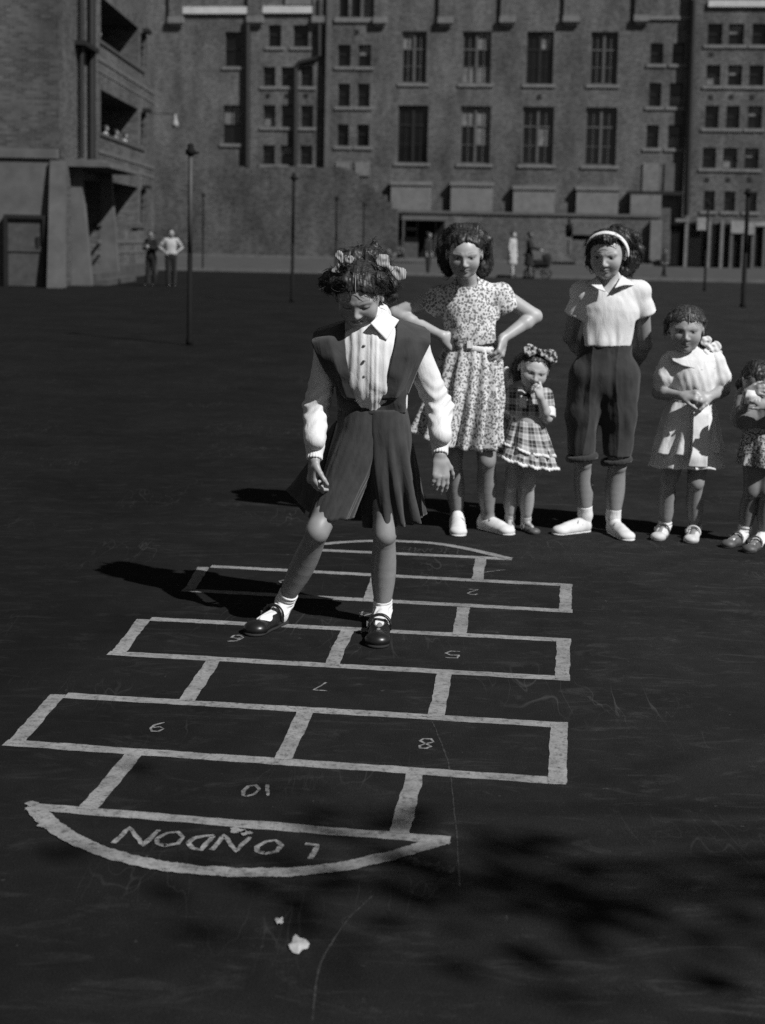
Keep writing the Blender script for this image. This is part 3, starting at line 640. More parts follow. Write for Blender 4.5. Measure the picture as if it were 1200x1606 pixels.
# ------------------------------------------------------------------ soft bodies: distance fields meshed with surface nets
V3 = lambda *a: np.array(a, dtype=float)
def unit(v): v = np.asarray(v, dtype=float); return v / (np.linalg.norm(v) + 1e-12)
class SDF:
    """primitives are noted first and laid on a grid just large enough when the surface is wanted"""
    def __init__(s, vox): s.vox = vox; s.ops = []; s.b0 = np.full(3, 1e9); s.b1 = np.full(3, -1e9)
    def _grow(s, pts, r):
        for p in pts: p = np.array(p, dtype=float); s.b0 = np.minimum(s.b0, p - r); s.b1 = np.maximum(s.b1, p + r)
    def cone(s, a, b, ra, rb, k=.012, flat=None, op='u'):
        if op == 'u': s._grow((a,), ra); s._grow((b,), rb)
        s.ops.append(('_cone', (np.array(a, dtype=float), np.array(b, dtype=float), ra, rb, k, flat, op))); return s
    def ell(s, c, r, R=None, k=.012, op='u'):
        if op == 'u': s._grow((c,), max(r))
        s.ops.append(('_ell', (np.array(c, dtype=float), r, R, k, op))); return s
    def cut(s, p, n_, k=.004): s.ops.append(('_cut', (p, n_, k))); return s
    def fn(s, f, k=.004): s.ops.append(('_fn', (f, k))); return s
    def realize(s):
        s.lo = (s.b0 - .012 - 3 * s.vox).astype(np.float32); s.n = np.ceil((s.b1 + .012 + 3 * s.vox - s.lo) / s.vox).astype(int) + 1
        s.D = np.full(s.n, .3, dtype=np.float32)
        for m_, a in s.ops: getattr(s, m_)(*a)
    def _fn(s, f, k):
        """keep where f(x, y, z) < 0"""
        X, Y, Z = [s.lo[i] + s.vox * np.arange(s.n[i], dtype=np.float32) for i in range(3)]
        d = f(X[:, None, None], Y[None, :, None], Z[None, None, :]); h = np.maximum(k - np.abs(s.D - d), 0) / k; s.D = (np.maximum(s.D, d) + h * h * k * .25).astype(np.float32)
    def _sub(s, lo, hi):
        i0 = np.maximum(0, np.floor((np.array(lo) - s.lo) / s.vox).astype(int)); i1 = np.minimum(s.n, np.ceil((np.array(hi) - s.lo) / s.vox).astype(int) + 1)
        if np.any(i1 <= i0): return None
        ax = [s.lo[k] + s.vox * np.arange(i0[k], i1[k], dtype=np.float32) for k in range(3)]
        return tuple(slice(i0[k], i1[k]) for k in range(3)), ax[0][:, None, None], ax[1][None, :, None], ax[2][None, None, :]
    def _mix(s, sl, d, k, op):
        a = s.D[sl]
        if op == 'u':
            h = np.maximum(k - np.abs(a - d), 0) / k; s.D[sl] = np.minimum(a, d) - h * h * k * .25
        else:
            h = np.maximum(k - np.abs(a + d), 0) / k; s.D[sl] = np.maximum(a, -d) + h * h * k * .25
    def _cone(s, a, b, ra, rb, k, flat, op):
        """tapered limb from a to b; flat=(direction, factor) squashes its section along that direction"""
        a = np.array(a, dtype=float); b = np.array(b, dtype=float); m = max(ra, rb) + k + 3 * s.vox
        q = s._sub(np.minimum(a, b) - m, np.maximum(a, b) + m)
        if q is None: return s
        sl, X, Y, Z = q; ba = b - a; L = float(ba @ ba) + 1e-12
        px, py, pz = X - a[0], Y - a[1], Z - a[2]
        h = np.clip((px * ba[0] + py * ba[1] + pz * ba[2]) / L, 0, 1)
        dx, dy, dz = px - h * ba[0], py - h * ba[1], pz - h * ba[2]
        d2 = dx * dx + dy * dy + dz * dz
        if flat is not None:
            n_ = unit(flat[0]); f_ = flat[1]; t = dx * n_[0] + dy * n_[1] + dz * n_[2]; d2 = d2 + t * t * (1 / f_ ** 2 - 1)
            d = (np.sqrt(d2) - (ra + (rb - ra) * h)) * (f_ if f_ < 1 else 1) ** .5
        else: d = np.sqrt(d2) - (ra + (rb - ra) * h)
        s._mix(sl, d.astype(np.float32), k, op); return s
    def chain(s, pts, rs, k=.012, flat=None):
        for i in range(len(pts) - 1): s.cone(pts[i], pts[i + 1], rs[i], rs[i + 1], k, flat)
        return s
    def _ell(s, c, r, R, k, op):
        """ellipsoid; R holds its axes as rows"""
        c = np.array(c, dtype=float); r = np.array(r, dtype=float); R = np.eye(3) if R is None else np.array(R)
        m = np.sqrt(((R * r[:, None]) ** 2).sum(0)) + k + 3 * s.vox; q = s._sub(c - m, c + m)
        if q is None: return s
        sl, X, Y, Z = q; px, py, pz = X - c[0], Y - c[1], Z - c[2]; k0 = 0; k1 = 0
        for i in range(3):
            t = (px * R[i, 0] + py * R[i, 1] + pz * R[i, 2]) / r[i]; k0 = k0 + t * t; k1 = k1 + (t / r[i]) ** 2
        k0 = np.sqrt(k0); k1 = np.sqrt(k1) + 1e-9
        s._mix(sl, (k0 * (k0 - 1) / k1).astype(np.float32), k, op); return s
    def _cut(s, p, n_, k):
        """keep the side that n points away from"""
        n_ = unit(n_); p = np.array(p, dtype=float)
        X, Y, Z = [s.lo[i] + s.vox * np.arange(s.n[i], dtype=np.float32) for i in range(3)]
        d = ((X - p[0]) * n_[0])[:, None, None] + ((Y - p[1]) * n_[1])[None, :, None] + ((Z - p[2]) * n_[2])[None, None, :]
        h = np.maximum(k - np.abs(s.D - d), 0) / k; s.D = (np.maximum(s.D, d) + h * h * k * .25).astype(np.float32); return s
    def mesh(s, relax=1):
        s.realize(); D = s.D; neg = D < 0
        nx, ny, nz = D.shape
        c8 = [(i, j, k) for i in (0, 1) for j in (0, 1) for k in (0, 1)]
        cnt = sum(neg[i:nx - 1 + i, j:ny - 1 + j, k:nz - 1 + k].astype(np.int8) for i, j, k in c8)
        I = np.argwhere((cnt > 0) & (cnt < 8)); idx = np.full((nx - 1, ny - 1, nz - 1), -1, dtype=np.int32); idx[I[:, 0], I[:, 1], I[:, 2]] = np.arange(len(I))
        vals = {c: D[I[:, 0] + c[0], I[:, 1] + c[1], I[:, 2] + c[2]] for c in c8}
        acc = np.zeros((len(I), 3), dtype=np.float32); num = np.zeros(len(I), dtype=np.float32)
        for a in c8:
            for ax in range(3):
                if a[ax]: continue
                b = list(a); b[ax] = 1; b = tuple(b); va, vb = vals[a], vals[b]; m = (va < 0) != (vb < 0)
                t = np.where(m, va / np.where(m, va - vb, 1), 0)
                for q in range(3): acc[:, q] += np.where(m, a[q] + (t if q == ax else 0), 0)
                num += m
        V = I + acc / num[:, None]
        F = []
        for ax in range(3):
            o1, o2 = (ax + 1) % 3, (ax + 2) % 3
            sl0 = [slice(1, d - 1) for d in D.shape]; sl1 = list(sl0); sl0[ax] = slice(0, D.shape[ax] - 1); sl1[ax] = slice(1, D.shape[ax])
            a = neg[tuple(sl0)]; b = neg[tuple(sl1)]; E = np.argwhere(a != b)
            if not len(E): continue
            flip = a[E[:, 0], E[:, 1], E[:, 2]]
            base = E.copy(); base[:, o1] += 1; base[:, o2] += 1
            def at(d1, d2):
                q = base.copy(); q[:, o1] -= d1; q[:, o2] -= d2; return idx[q[:, 0], q[:, 1], q[:, 2]]
            Q = np.stack([at(1, 1), at(0, 1), at(0, 0), at(1, 0)], 1)
            Q[~flip] = Q[~flip][:, ::-1]; F.append(Q)
        F = np.concatenate(F); F = F[(F >= 0).all(1)]
        for _ in range(relax):
            A = np.zeros_like(V); n_ = np.zeros(len(V), dtype=np.float32)
            for i in range(4):
                j = (i + 1) % 4; np.add.at(A, F[:, i], V[F[:, j]]); np.add.at(A, F[:, j], V[F[:, i]]); np.add.at(n_, F[:, i], 1); np.add.at(n_, F[:, j], 1)
            V = V * .5 + .5 * A / np.maximum(n_, 1)[:, None]
        return (V * s.vox + s.lo).astype(np.float32), F
def vnormals(V, F):
    n_ = np.cross(V[F[:, 2]] - V[F[:, 0]], V[F[:, 3]] - V[F[:, 1]]); o = np.zeros_like(V)
    for i in range(4): np.add.at(o, F[:, i], n_)
    return o / (np.linalg.norm(o, axis=1, keepdims=True) + 1e-12)
def vnoise(Pn, seed=0):
    """smooth value noise, -1..1"""
    Pn = np.asarray(Pn, dtype=np.float64); i = np.floor(Pn).astype(np.int64); f = Pn - i; f = f * f * (3 - 2 * f); o = 0
    for a in (0, 1):
        for b in (0, 1):
            for c in (0, 1):
                h = (i[:, 0] + a) * 374761393 + (i[:, 1] + b) * 668265263 + (i[:, 2] + c) * 2147483647 + seed * 97531
                h = (h ^ (h >> 13)) * 1274126177; h = (h ^ (h >> 16)) & 0xffff
                w_ = (f[:, 0] if a else 1 - f[:, 0]) * (f[:, 1] if b else 1 - f[:, 1]) * (f[:, 2] if c else 1 - f[:, 2])
                o = o + w_ * (h / 32767.5 - 1)
    return o
def fbm(Pn, seed=0, n_=3):
    return sum(vnoise(Pn * 2 ** i, seed + i) * .5 ** i for i in range(n_))
def soft_obj(name, sdf, m, parent, relax=1, disp=None, alb=None):
    V, F = sdf.mesh(relax)
    if disp is not None: V = V + (vnormals(V, F) * disp(V)[:, None]).astype(np.float32)
    o = mesh_obj(name, V, F, m, parent, True)
    if alb is not None:
        a = alb(V).astype(np.float32); at = o.data.attributes.new('tone', 'FLOAT_COLOR', 'POINT')
        at.data.foreach_set('color', np.stack([a, a, a, np.ones_like(a)], 1).ravel())
    return o

# ------------------------------------------------------------------ cloth and skin
def skin_nodes(n, b, tc, _):
    a = N(n, 'ShaderNodeAttribute', attribute_name='tone'); v = tc.outputs['Object']
    t = mrange(n, noise(n, v, 26, 6, .7), .3, .7, .90, 1.10)
    mx = N(n, 'ShaderNodeVectorMath', operation='SCALE'); n.links.new(a.outputs['Color'], mx.inputs[0]); n.links.new(t, mx.inputs['Scale']); n.links.new(mx.outputs[0], b.inputs['Base Color'])
M_skin = mat('skin', .4, .45, .4, build=skin_nodes)
def cloth(name, base, rough=.9, var=.12, weave=.25, fold=0):
    def f(n, b, tc, _):
        v = tc.outputs['Object']
        t = math_(n, 'MULTIPLY', mrange(n, noise(n, v, 14, 5, .6), .3, .7, 1 - var, 1 + var), base)
        n.links.new(t, b.inputs['Base Color'])
        bp = N(n, 'ShaderNodeBump', i_Strength=weave, i_Distance=.002); n.links.new(noise(n, v, 420, 2, .5), bp.inputs['Height'])
        b2 = N(n, 'ShaderNodeBump', i_Strength=.45, i_Distance=.012); n.links.new(noise(n, vscale(n, v, 1, 1, .35), 22, 4, .55, .6), b2.inputs['Height']); n.links.new(bp.outputs[0], b2.inputs['Normal'])
        n.links.new(b2.outputs[0], b.inputs['Normal'])
        b.inputs['Sheen Weight'].default_value = .15
    return mat(name, base, rough, .1, build=f)
M_white = cloth('white_cotton', .53, var=.05)
M_white2 = cloth('thin_white_cotton', .27, var=.10)
M_serge = cloth('dark_grey_serge', .034, var=.22)
M_trouser = cloth('dark_grey_flannel', .028, var=.2)
M_black = cloth('black_cloth', .010)
M_sock = cloth('white_sock', .55, weave=.6)
M_leather = mat('black_shoe_leather', .008, .35, .45, var=.3, vscale=30)
M_palecoat = cloth('pale_coat_cloth', .28)
M_whitecanvas = mat('white_canvas_shoe', .50, .8, .2, var=.12, vscale=30)
M_greyleather = mat('scuffed_grey_leather', .07, .5, .3, var=.4, vscale=30)
M_paleleather = mat('scuffed_pale_leather', .45, .6, .3, var=.3, vscale=30)
M_sole = mat('shoe_sole', .02, .8, .1)
def leafprint(name, light, dark, sc, thr):
    def f(n, b, tc, _):
        v = tc.outputs['Object']
        no = N(n, 'ShaderNodeTexNoise', i_Scale=sc * .8, i_Detail=1); n.links.new(v, no.inputs['Vector'])
        ad = N(n, 'ShaderNodeVectorMath', operation='MULTIPLY_ADD'); n.links.new(no.outputs['Color'], ad.inputs[0]); ad.inputs[1].default_value = (.9 / sc,) * 3; n.links.new(v, ad.inputs[2])
        vo = N(n, 'ShaderNodeTexVoronoi', i_Scale=sc); vo.feature = 'F1'; n.links.new(ad.outputs[0], vo.inputs['Vector'])
        v2 = N(n, 'ShaderNodeTexVoronoi', i_Scale=sc * 2.1); v2.feature = 'F1'; n.links.new(ad.outputs[0], v2.inputs['Vector'])
        m1 = mrange(n, vo.outputs['Distance'], thr, thr + .07, 1, 0); m2 = mrange(n, v2.outputs['Distance'], .22, .36, 0, 1)
        m3 = mrange(n, v2.outputs['Distance'], .16, .24, .8, 0)
        t = math_(n, 'MAXIMUM', math_(n, 'MULTIPLY', m1, m2), m3)
        n.links.new(mrange(n, t, 0, 1, light, dark), b.inputs['Base Color'])
        b2 = N(n, 'ShaderNodeBump', i_Strength=.4, i_Distance=.012); n.links.new(noise(n, vscale(n, v, 1, 1, .35), 22, 4, .55, .6), b2.inputs['Height']); n.links.new(b2.outputs[0], b.inputs['Normal'])
    return mat(name, light, .9, .1, build=f)
M_floral = leafprint('leaf_printed_cotton', .52, .12, 80, .44)
M_speckle = leafprint('speckled_cotton', .42, .06, 110, .5)
def plaid_nodes(n, b, tc, _):
    uv = N(n, 'ShaderNodeSeparateXYZ'); n.links.new(tc.outputs['UV'], uv.inputs[0])
    def band(src, per, ph):
        s_ = math_(n, 'SINE', math_(n, 'ADD', math_(n, 'MULTIPLY', src, 2 * math.pi / per), ph)); s2 = math_(n, 'SINE', math_(n, 'ADD', math_(n, 'MULTIPLY', src, 6 * math.pi / per), ph * 2 + 1))
        return math_(n, 'ADD', mrange(n, s_, -.25, .25, 0, .62), mrange(n, s2, .55, .8, 0, .38))
    t = math_(n, 'ADD', math_(n, 'MULTIPLY', band(uv.outputs[0], .062, .4), .5), math_(n, 'MULTIPLY', band(uv.outputs[1], .060, 1.9), .5))
    n.links.new(mrange(n, t, 0, 1, .028, .46), b.inputs['Base Color'])
M_plaid = mat('plaid_cotton', .2, .9, .1, build=plaid_nodes)
def ribbon_nodes(n, b, tc, _):
    w_ = N(n, 'ShaderNodeTexWave', i_Scale=55.0, i_Distortion=2.5); n.links.new(tc.outputs['Object'], w_.inputs['Vector']); n.links.new(mrange(n, w_.outputs[0], 0, 1, .05, .30), b.inputs['Base Color'])
M_ribbon = mat('striped_ribbon', .3, .6, .3, build=ribbon_nodes)
def hair_mat(name, lo, hi):
    def f(n, b, tc, _):
        t = mrange(n, noise(n, tc.outputs['Object'], 70, 4, .7, 1.5), .3, .7, lo, hi); n.links.new(t, b.inputs['Base Color'])
    return mat(name, lo, .5, .28, build=f)
M_hair = hair_mat('dark_brown_hair', .006, .032); M_hairb = hair_mat('brown_hair', .012, .05); M_hairl = hair_mat('fair_brown_hair', .014, .065)

def loft(name, m, parent, rings, nu=96, closed=True, thick=.003, uvw=None, jag=None):
    """rings: list of functions (angle array) -> Nx3 points; cloth hung from ring to ring"""
    th = np.linspace(0, 2 * math.pi, nu, endpoint=not closed) if closed else None
    R = np.stack([r(th) for r in rings]); nr = len(rings); V = R.reshape(-1, 3); F = []
    for i in range(nr - 1):
        for j in range(nu if closed else nu - 1):
            k_ = (j + 1) % nu; F.append((i * nu + j, i * nu + k_, (i + 1) * nu + k_, (i + 1) * nu + j))
    o = mesh_obj(name, V, np.array(F), m, parent, True)
    # cloth coordinates in metres for printed patterns
    seg_ = np.linalg.norm(np.roll(R, -1, 1) - R, axis=2); mid = seg_[int(nr * .6)]; U = np.concatenate([[0], np.cumsum(mid)]); dv = np.concatenate([[0], np.cumsum(np.linalg.norm(R[1:] - R[:-1], axis=2).mean(1))])
    uv = o.data.uv_layers.new(name='UVMap'); co_ = np.zeros((len(o.data.loops), 2), dtype=np.float32); li = 0
    for i in range(nr - 1):
        for j in range(nu):
            k_ = j + 1
            co_[li:li + 4] = ((U[j], dv[i]), (U[k_], dv[i]), (U[k_], dv[i + 1]), (U[j], dv[i + 1])); li += 4
    uv.data.foreach_set('uv', co_.ravel())
    solid(o, thick); return o
def skirt(name, m, parent, spec, pleats=9, amp=.16, seed=1, nr=34, nu=170, fold=.5, lift=None, thick=.003, a0=.02, wav=.010, p0=0.0, wob=0.0, trim=None, notch=None):
    """spec: (t, centre xyz, half width, half depth) keys from waist to hem; gathers deepen downwards"""
    ts = [q[0] for q in spec]; C = np.array([q[1] for q in spec]); A = [q[2] for q in spec]; B = [q[3] for q in spec]; rr_ = random.Random(seed)
    ph = [rr_.uniform(0, 6.28) for _ in range(6)]
    def ring(t):
        c = np.array([np.interp(t, ts, C[:, k_]) for k_ in range(3)]); a = np.interp(t, ts, A); b = np.interp(t, ts, B)
        def f(th):
            w_ = pleats * th + 1.1 * np.sin(th * 2 + ph[0]) + .8 * np.sin(th * 3 + ph[1]) + .35 * np.sin(3 * t + ph[4])
            s_ = np.sin(w_); s_ = np.sign(s_) * np.abs(s_) ** .75
            tt = max(0.0, (t - p0) / (1 - p0)); k_ = a0 + (amp - a0) * tt ** 1.15
            k_ = k_ * (.75 + .35 * np.sin(th * 3 + ph[2]))
            r_ = 1 + k_ * s_ + wob * np.sin(7 * t + 2 * np.sin(2 * th + ph[3]) + ph[1]) * np.sin(th * 2 + 5 * t + ph[5]) + fold * .06 * t * np.sin(2 * th + ph[3]) + .012 * np.sin(21 * th + 9 * t + ph[5]) * (.4 + t)
            
            if notch: r_ = r_ * (1 - notch[1] * t * np.exp(-((th - notch[0]) / notch[2]) ** 2))
            z = c[2] + wav * t * t * (np.sin(w_ * 1 + 1) * .6 + np.sin(2 * th + ph[4]))
            if lift is not None: z = z + lift(th, t)
            return np.stack([c[0] + a * r_ * np.cos(th), c[1] + b * r_ * np.sin(th), z], 1)
        return f
    o = loft(name, m, parent, [ring(t) for t in np.linspace(0, 1, nr)], nu, thick=thick)
    if trim:
        tw, tm = trim
        def tr(q, k_, dz):
            def f(th):
                v = ring(min(q, 1.0))(th); c_ = v.mean(0); v = c_ + (v - c_) * V3(k_, k_, 1); v[:, 2] += dz + .0028 * np.sin(58 * th); return v
            return f
        loft('lace_trim', tm, o, [tr(1 - tw, 1.015, 0), tr(1 - tw * .4, 1.025, 0), tr(1, 1.03, -.004)], nu, thick=.002)
    return o

# ------------------------------------------------------------------ heads, hands, feet
def frame(fwd, roll=0.0):
    """axes of a head or a body that looks along fwd: rows are side (its left), forward, up"""
    f = unit(fwd); s_ = unit(np.cross(V3(0, 0, 1), f)); u = np.cross(f, s_)
    c, d = math.cos(roll), math.sin(roll); s2 = c * s_ + d * u; u2 = -d * s_ + c * u
    return np.stack([s2, f, u2])
def head(sdf, c, R, h, child=0.0, smile=0.0):
    """c: middle of the head, h: chin to crown. child 0..1 rounds the face and swells the brow"""
    L = lambda x, y, z: np.array(c) + h * (x * R[0] + y * R[1] + z * R[2])
    w_ = 1 + .07 * child
    sdf.ell(L(0, -.07, .13), (.385 * h * w_, .455 * h, .375 * h), R, .01)
    sdf.ell(L(0, .12, -.10), (.315 * h * w_, .30 * h, .36 * h), R, .03 * h / .2)
    sdf.cone(L(-.13, .20, -.33), L(.13, .20, -.33), .11 * h, .11 * h, .03)
    sdf.ell(L(0, .29, -.405), (.10 * h, .09 * h, .085 * h), R, .02)
    for s_ in (-1, 1):
        sdf.ell(L(s_ * .185, .25, -.14), (.135 * h * w_, .12 * h, .13 * h), R, .022)
        sdf.ell(L(s_ * .155, .455, .025), (.085 * h, .075 * h, .055 * h), R, .014, op='s')
        sdf.cone(L(s_ * .05, .385, .085), L(s_ * .235, .315, .09), .035 * h, .03 * h, .012)
        sdf.ell(L(s_ * .155, .335, .018), (.075 * h, .062 * h, .052 * h), R, .003)
        sdf.ell(L(s_ * .392 * w_, -.03, -.02), (.035 * h, .085 * h, .125 * h), R, .006)
        sdf.ell(L(s_ * .425 * w_, .0, -.005), (.02 * h, .035 * h, .06 * h), R, .004, op='s')
        sdf.ell(L(s_ * .052, .435, -.155), (.037 * h, .035 * h, .03 * h), R, .008)
    sdf.cone(L(0, .385, .05), L(0, .475, -.125), .026 * h, .043 * h, .010)
    sdf.ell(L(0, .455, -.150), (.048 * h, .048 * h, .036 * h), R, .006)
    sdf.cone(L(-.085 - .02 * smile, .385, -.262 + .02 * smile), L(0, .42, -.250), .012 * h, .022 * h, .005); sdf.cone(L(.085 + .02 * smile, .385, -.262 + .02 * smile), L(0, .42, -.250), .012 * h, .022 * h, .005)
    sdf.cone(L(-.06, .392, -.298), L(.06, .392, -.298), .024 * h, .024 * h, .006)
    sdf.cone(L(-.12 - .02 * smile, .41, -.268 + .025 * smile), L(.12 + .02 * smile, .41, -.268 + .025 * smile), .008 * h, .008 * h, .004, op='s')
def face_tone(V, c, R, h, tone, base, closed=False, brow=.45):
    """the face's own colours: brows, lashes, irises, lips"""
    q = (V - np.array(c)) @ R.T / h; x, y, z = q[:, 0], q[:, 1], q[:, 2]; out = base.astype(float).copy(); fr_ = ((y > .14) & (np.abs(x) < .36) & (np.abs(z) < .5)).astype(float)
    sm = lambda d, w_: np.clip(.5 - d / w_, 0, 1) * fr_
    def put(m_, val):
        nonlocal out; out = out * (1 - m_) + val * m_
    ax = np.abs(x)
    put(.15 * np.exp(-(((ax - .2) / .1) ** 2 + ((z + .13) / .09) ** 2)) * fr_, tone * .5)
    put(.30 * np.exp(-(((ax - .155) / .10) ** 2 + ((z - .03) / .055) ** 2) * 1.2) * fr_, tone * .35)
    if not closed:
        put(sm(((ax - .155) / .060) ** 2 + ((z - .015) / .022) ** 2 - 1, .8), tone * .9); put(sm(((ax - .155) / .028) ** 2 + ((z - .015) / .030) ** 2 - 1, .8), .012)
    zl = (.040 if not closed else -.004) - 1.6 * (ax - .155) ** 2 * (1 if not closed else -1)
    put(sm(np.maximum(np.abs(z - zl) - .010, np.abs(ax - .158) - .080), .016), .015)
    zb = .122 + .018 * np.sin((ax - .06) * 14)
    put(.8 * sm(np.maximum(np.abs(z - zb) - .010 + .04 * np.maximum(ax - .18, 0), np.abs(ax - .155) - .085), .024), tone * brow * .5)
    put(.8 * sm(np.maximum(np.abs(z + .272) - .036 + 2.0 * x * x, ax - .115), .02), tone * .5); put(.85 * sm(np.maximum(np.abs(z + .268) - .006, ax - .115), .014), tone * .12)
    put(.7 * sm(np.hypot(ax - .03, z + .178) - .010, .012), tone * .2)
    return out
def hand(sdf, wrist, d, back, size, curl=.5, thumb=1, spread=.05, k=.0035, fold=None):
    """palm, four fingers and a thumb. d: along the hand, back: out of the back of the hand, thumb: side sign along d x back"""
    d = unit(d); back = unit(np.array(back) - (np.array(back) @ d) * d); side = np.cross(d, back) * thumb; W = np.array(wrist, dtype=float); s_ = size
    sdf.cone(W, W + d * .12 * s_, .155 * s_, .17 * s_, .012, (back, .72))
    sdf.cone(W + d * .14 * s_ + side * .10 * s_, W + d * .47 * s_ + side * .13 * s_, .13 * s_, .115 * s_, .012, (back, .62)); sdf.cone(W + d * .14 * s_ - side * .07 * s_, W + d * .45 * s_ - side * .13 * s_, .13 * s_, .11 * s_, .012, (back, .62))
    Ls = (.44, .50, .46, .36); off = (.175, .06, -.06, -.17); base = (.47, .50, .49, .44)
    for i in range(4):
        p = W + d * base[i] * s_ + side * off[i] * s_; cu_ = curl[i] if hasattr(curl, '__len__') else curl * (1 + .12 * i)
        dd = unit(d + side * (1.5 - i) * spread); ang = .25 * cu_ * 1.5
        for j, fr_ in enumerate((.46, .31, .23)):
            ang += (.55, .75, .5)[j] * cu_; v = math.cos(ang) * dd - math.sin(ang) * back; e = p + v * Ls[i] * fr_ * s_
            r1 = (.062, .057, .050)[j] * s_; r2 = (.057, .050, .042)[j] * s_; sdf.cone(p, e, r1, r2, k); p = e
    p = W + d * .12 * s_ + side * .16 * s_; v = unit(d * .75 + side * .62 - back * .25)
    for j, l_ in enumerate((.22, .18, .14)):
        e = p + v * l_ * s_; sdf.cone(p, e, (.085, .066, .056)[j] * s_, (.066, .056, .045)[j] * s_, k + .003); p = e; v = unit(v + d * .35 - back * .25 * (1 + (curl if not hasattr(curl, '__len__') else .6)))
def shoe(parent, ankle, toe, m, knee, strap=None, lace=False, sole=M_sole, sock_h=.05, width=.37, low=True, sock_r=.036, ribs=True, L=None, vox=.003, z0=0.0):
    """a shoe on the ground from behind the ankle to the toe; low ones are open in front of the strap so the sock shows"""
    an = np.array(ankle, dtype=float); to = np.array(toe, dtype=float); f = to - an; f[2] = 0; D_ = np.linalg.norm(f); f = unit(f); s_ = np.cross(V3(0, 0, 1), f); up = V3(0, 0, 1)
    L = L or D_ / .78; heel = np.array([an[0], an[1], z0]) - f * (L - D_); W = L * width * .5
    q = lambda a, b, z: heel + f * a * L + s_ * b * L + up * z * L
    fr_ = np.stack([f, s_, up])
    S_ = SDF(vox)
    S_.cone(q(.14, 0, .13), q(.42, .0, .12), W * .80, W * .76, .02); S_.cone(q(.42, 0, .10), q(.80, .0, .085), W * .82, W * .94, .02, (up, .62)); S_.ell(q(.85, 0, .085), (L * .15, W * .92, L * .10), fr_, .02)
    if low:
        S_.ell(q(.40, 0, .36), (L * .25, W * .66, L * .185), fr_, .006, op='s'); S_.cone(q(.14, 0, .24), q(.14, 0, .5), W * .54, W * .54, .004, op='s')
    else: S_.cone(q(.14, 0, .14), q(.17, 0, .31), W * .74, W * .62, .02); S_.cone(q(.18, 0, .2), q(.62, 0, .14), W * .66, W * .7, .03)
    S_.cut(q(0, 0, .005), -up)
    o = soft_obj('shoe', S_, m, parent)
    S2 = SDF(vox); S2.cone(q(.13, 0, .0), q(.45, 0, .0), W * .84, W * .80, .02); S2.cone(q(.45, 0, 0), q(.85, 0, 0), W * .82, W * .99, .02); S2.cut(q(0, 0, .045), up); S2.cut(q(0, 0, .004), -up)
    soft_obj('sole', S2, sole, o)
    if strap is not None:
        S3 = SDF(vox); n_ = 11
        arc = [q(.33 - .03 * math.sin(t), .47 * width * math.cos(t), .16 + .17 * math.sin(t)) for t in np.linspace(-.15, math.pi + .15, n_)]
        for i in range(n_ - 1): S3.cone(arc[i], arc[i + 1], .042 * L, .042 * L, .004, (unit((arc[i] + arc[i + 1]) / 2 - q(.33, 0, .16)), .5))
        soft_obj('strap', S3, strap, o)
        mb_ = MB(); mb_.box((-.008, -.004, -.008), (.008, .004, .008), lambda x, y, z: tuple(q(.33, -.5 * width, .19) + x * f + y * s_ + z * up)); mb_.build('buckle', M_stone, o)
    if lace:
        mb_ = MB()
        for a, z in ((.42, .27), (.49, .245), (.56, .22)): mb_.tube([q(a, -.09, z - .02), q(a + .01, 0, z + .018), q(a, .09, z - .02)], .0035, 6)
        mb_.tube([q(.40, -.01, .29), q(.38, .09, .29), q(.43, .14, .25), q(.41, .03, .29)], .003, 6); mb_.tube([q(.40, .01, .29), q(.38, -.09, .29), q(.43, -.14, .25), q(.41, -.03, .29)], .003, 6)
        mb_.build('shoelace', M_stone, o, True)
        mb_ = MB(); mb_.tube([q(.30, -.155, .20), q(.42, -.115, .245), q(.60, -.06, .215), q(.64, 0, .205), q(.60, .06, .215), q(.42, .115, .245), q(.30, .155, .20)], .0028, 6); mb_.build('seam', M_greyleather, o, True)
    if sock_h:
        S4 = SDF(vox); d = unit(np.array(knee) - an); top = an + d * sock_h
        S4.cone(q(.16, 0, .14), q(.62, 0, .10), W * .72, W * .68, .03); S4.cone(q(.15, 0, .14), an, W * .74, sock_r, .02); S4.cone(an, top, sock_r, sock_r * 1.04, .01); S4.cut(top, d); S4.cut(q(0, 0, .02), -up)
        def rib(V):
            t = (V - an) @ d; return np.where(t > .0, .0018 * np.sin(t * 420), 0.0)
        soft_obj('sock', S4, M_sock, parent, 1, rib if ribs else None)
    return heel, f, s_
def foot(S_, ankle, toe, r, z0=0.0):
    a = np.array(ankle, dtype=float); b = np.array(toe, dtype=float); f = unit((b - a) * V3(1, 1, 0)); b = b - f * .05; b[2] = .028 + z0
    S_.cone(a, a * V3(1, 1, 0) + V3(0, 0, .042 + z0), r, r * .85, .015); S_.cone(a * V3(1, 1, 0) + V3(0, 0, .040 + z0), b, r * .8, r * .6, .01)
def leg(S_, hip, knee, ankle, s_=1.0, fwd=None):
    h, k_, a = [np.array(v, dtype=float) for v in (hip, knee, ankle)]
    fwd = V3(0, -1, 0) if fwd is None else unit(fwd)
    S_.cone(h, k_, .066 * s_, .042 * s_, .02); S_.ell(k_ + fwd * .010 * s_ + V3(0, 0, .006), (.029 * s_, .027 * s_, .038 * s_), None, .03)
    u_ = unit(a - k_); n_ = 33; pr = [.0415, .0405, .0435, .0455, .0455, .0425, .037, .031, .0275]
    pr = np.interp(np.linspace(0, 8, n_), range(9), pr)
    cs = [k_ + (a - k_) * t - fwd * .013 * s_ * math.sin(math.pi * min(1, t * 1.25)) for t in np.linspace(0, 1, n_)]
    for i in range(n_ - 1): S_.cone(cs[i], cs[i + 1], pr[i] * s_, pr[i + 1] * s_, .001)
    S_.ell(a, (.031 * s_, .031 * s_, .03 * s_), None, .015)
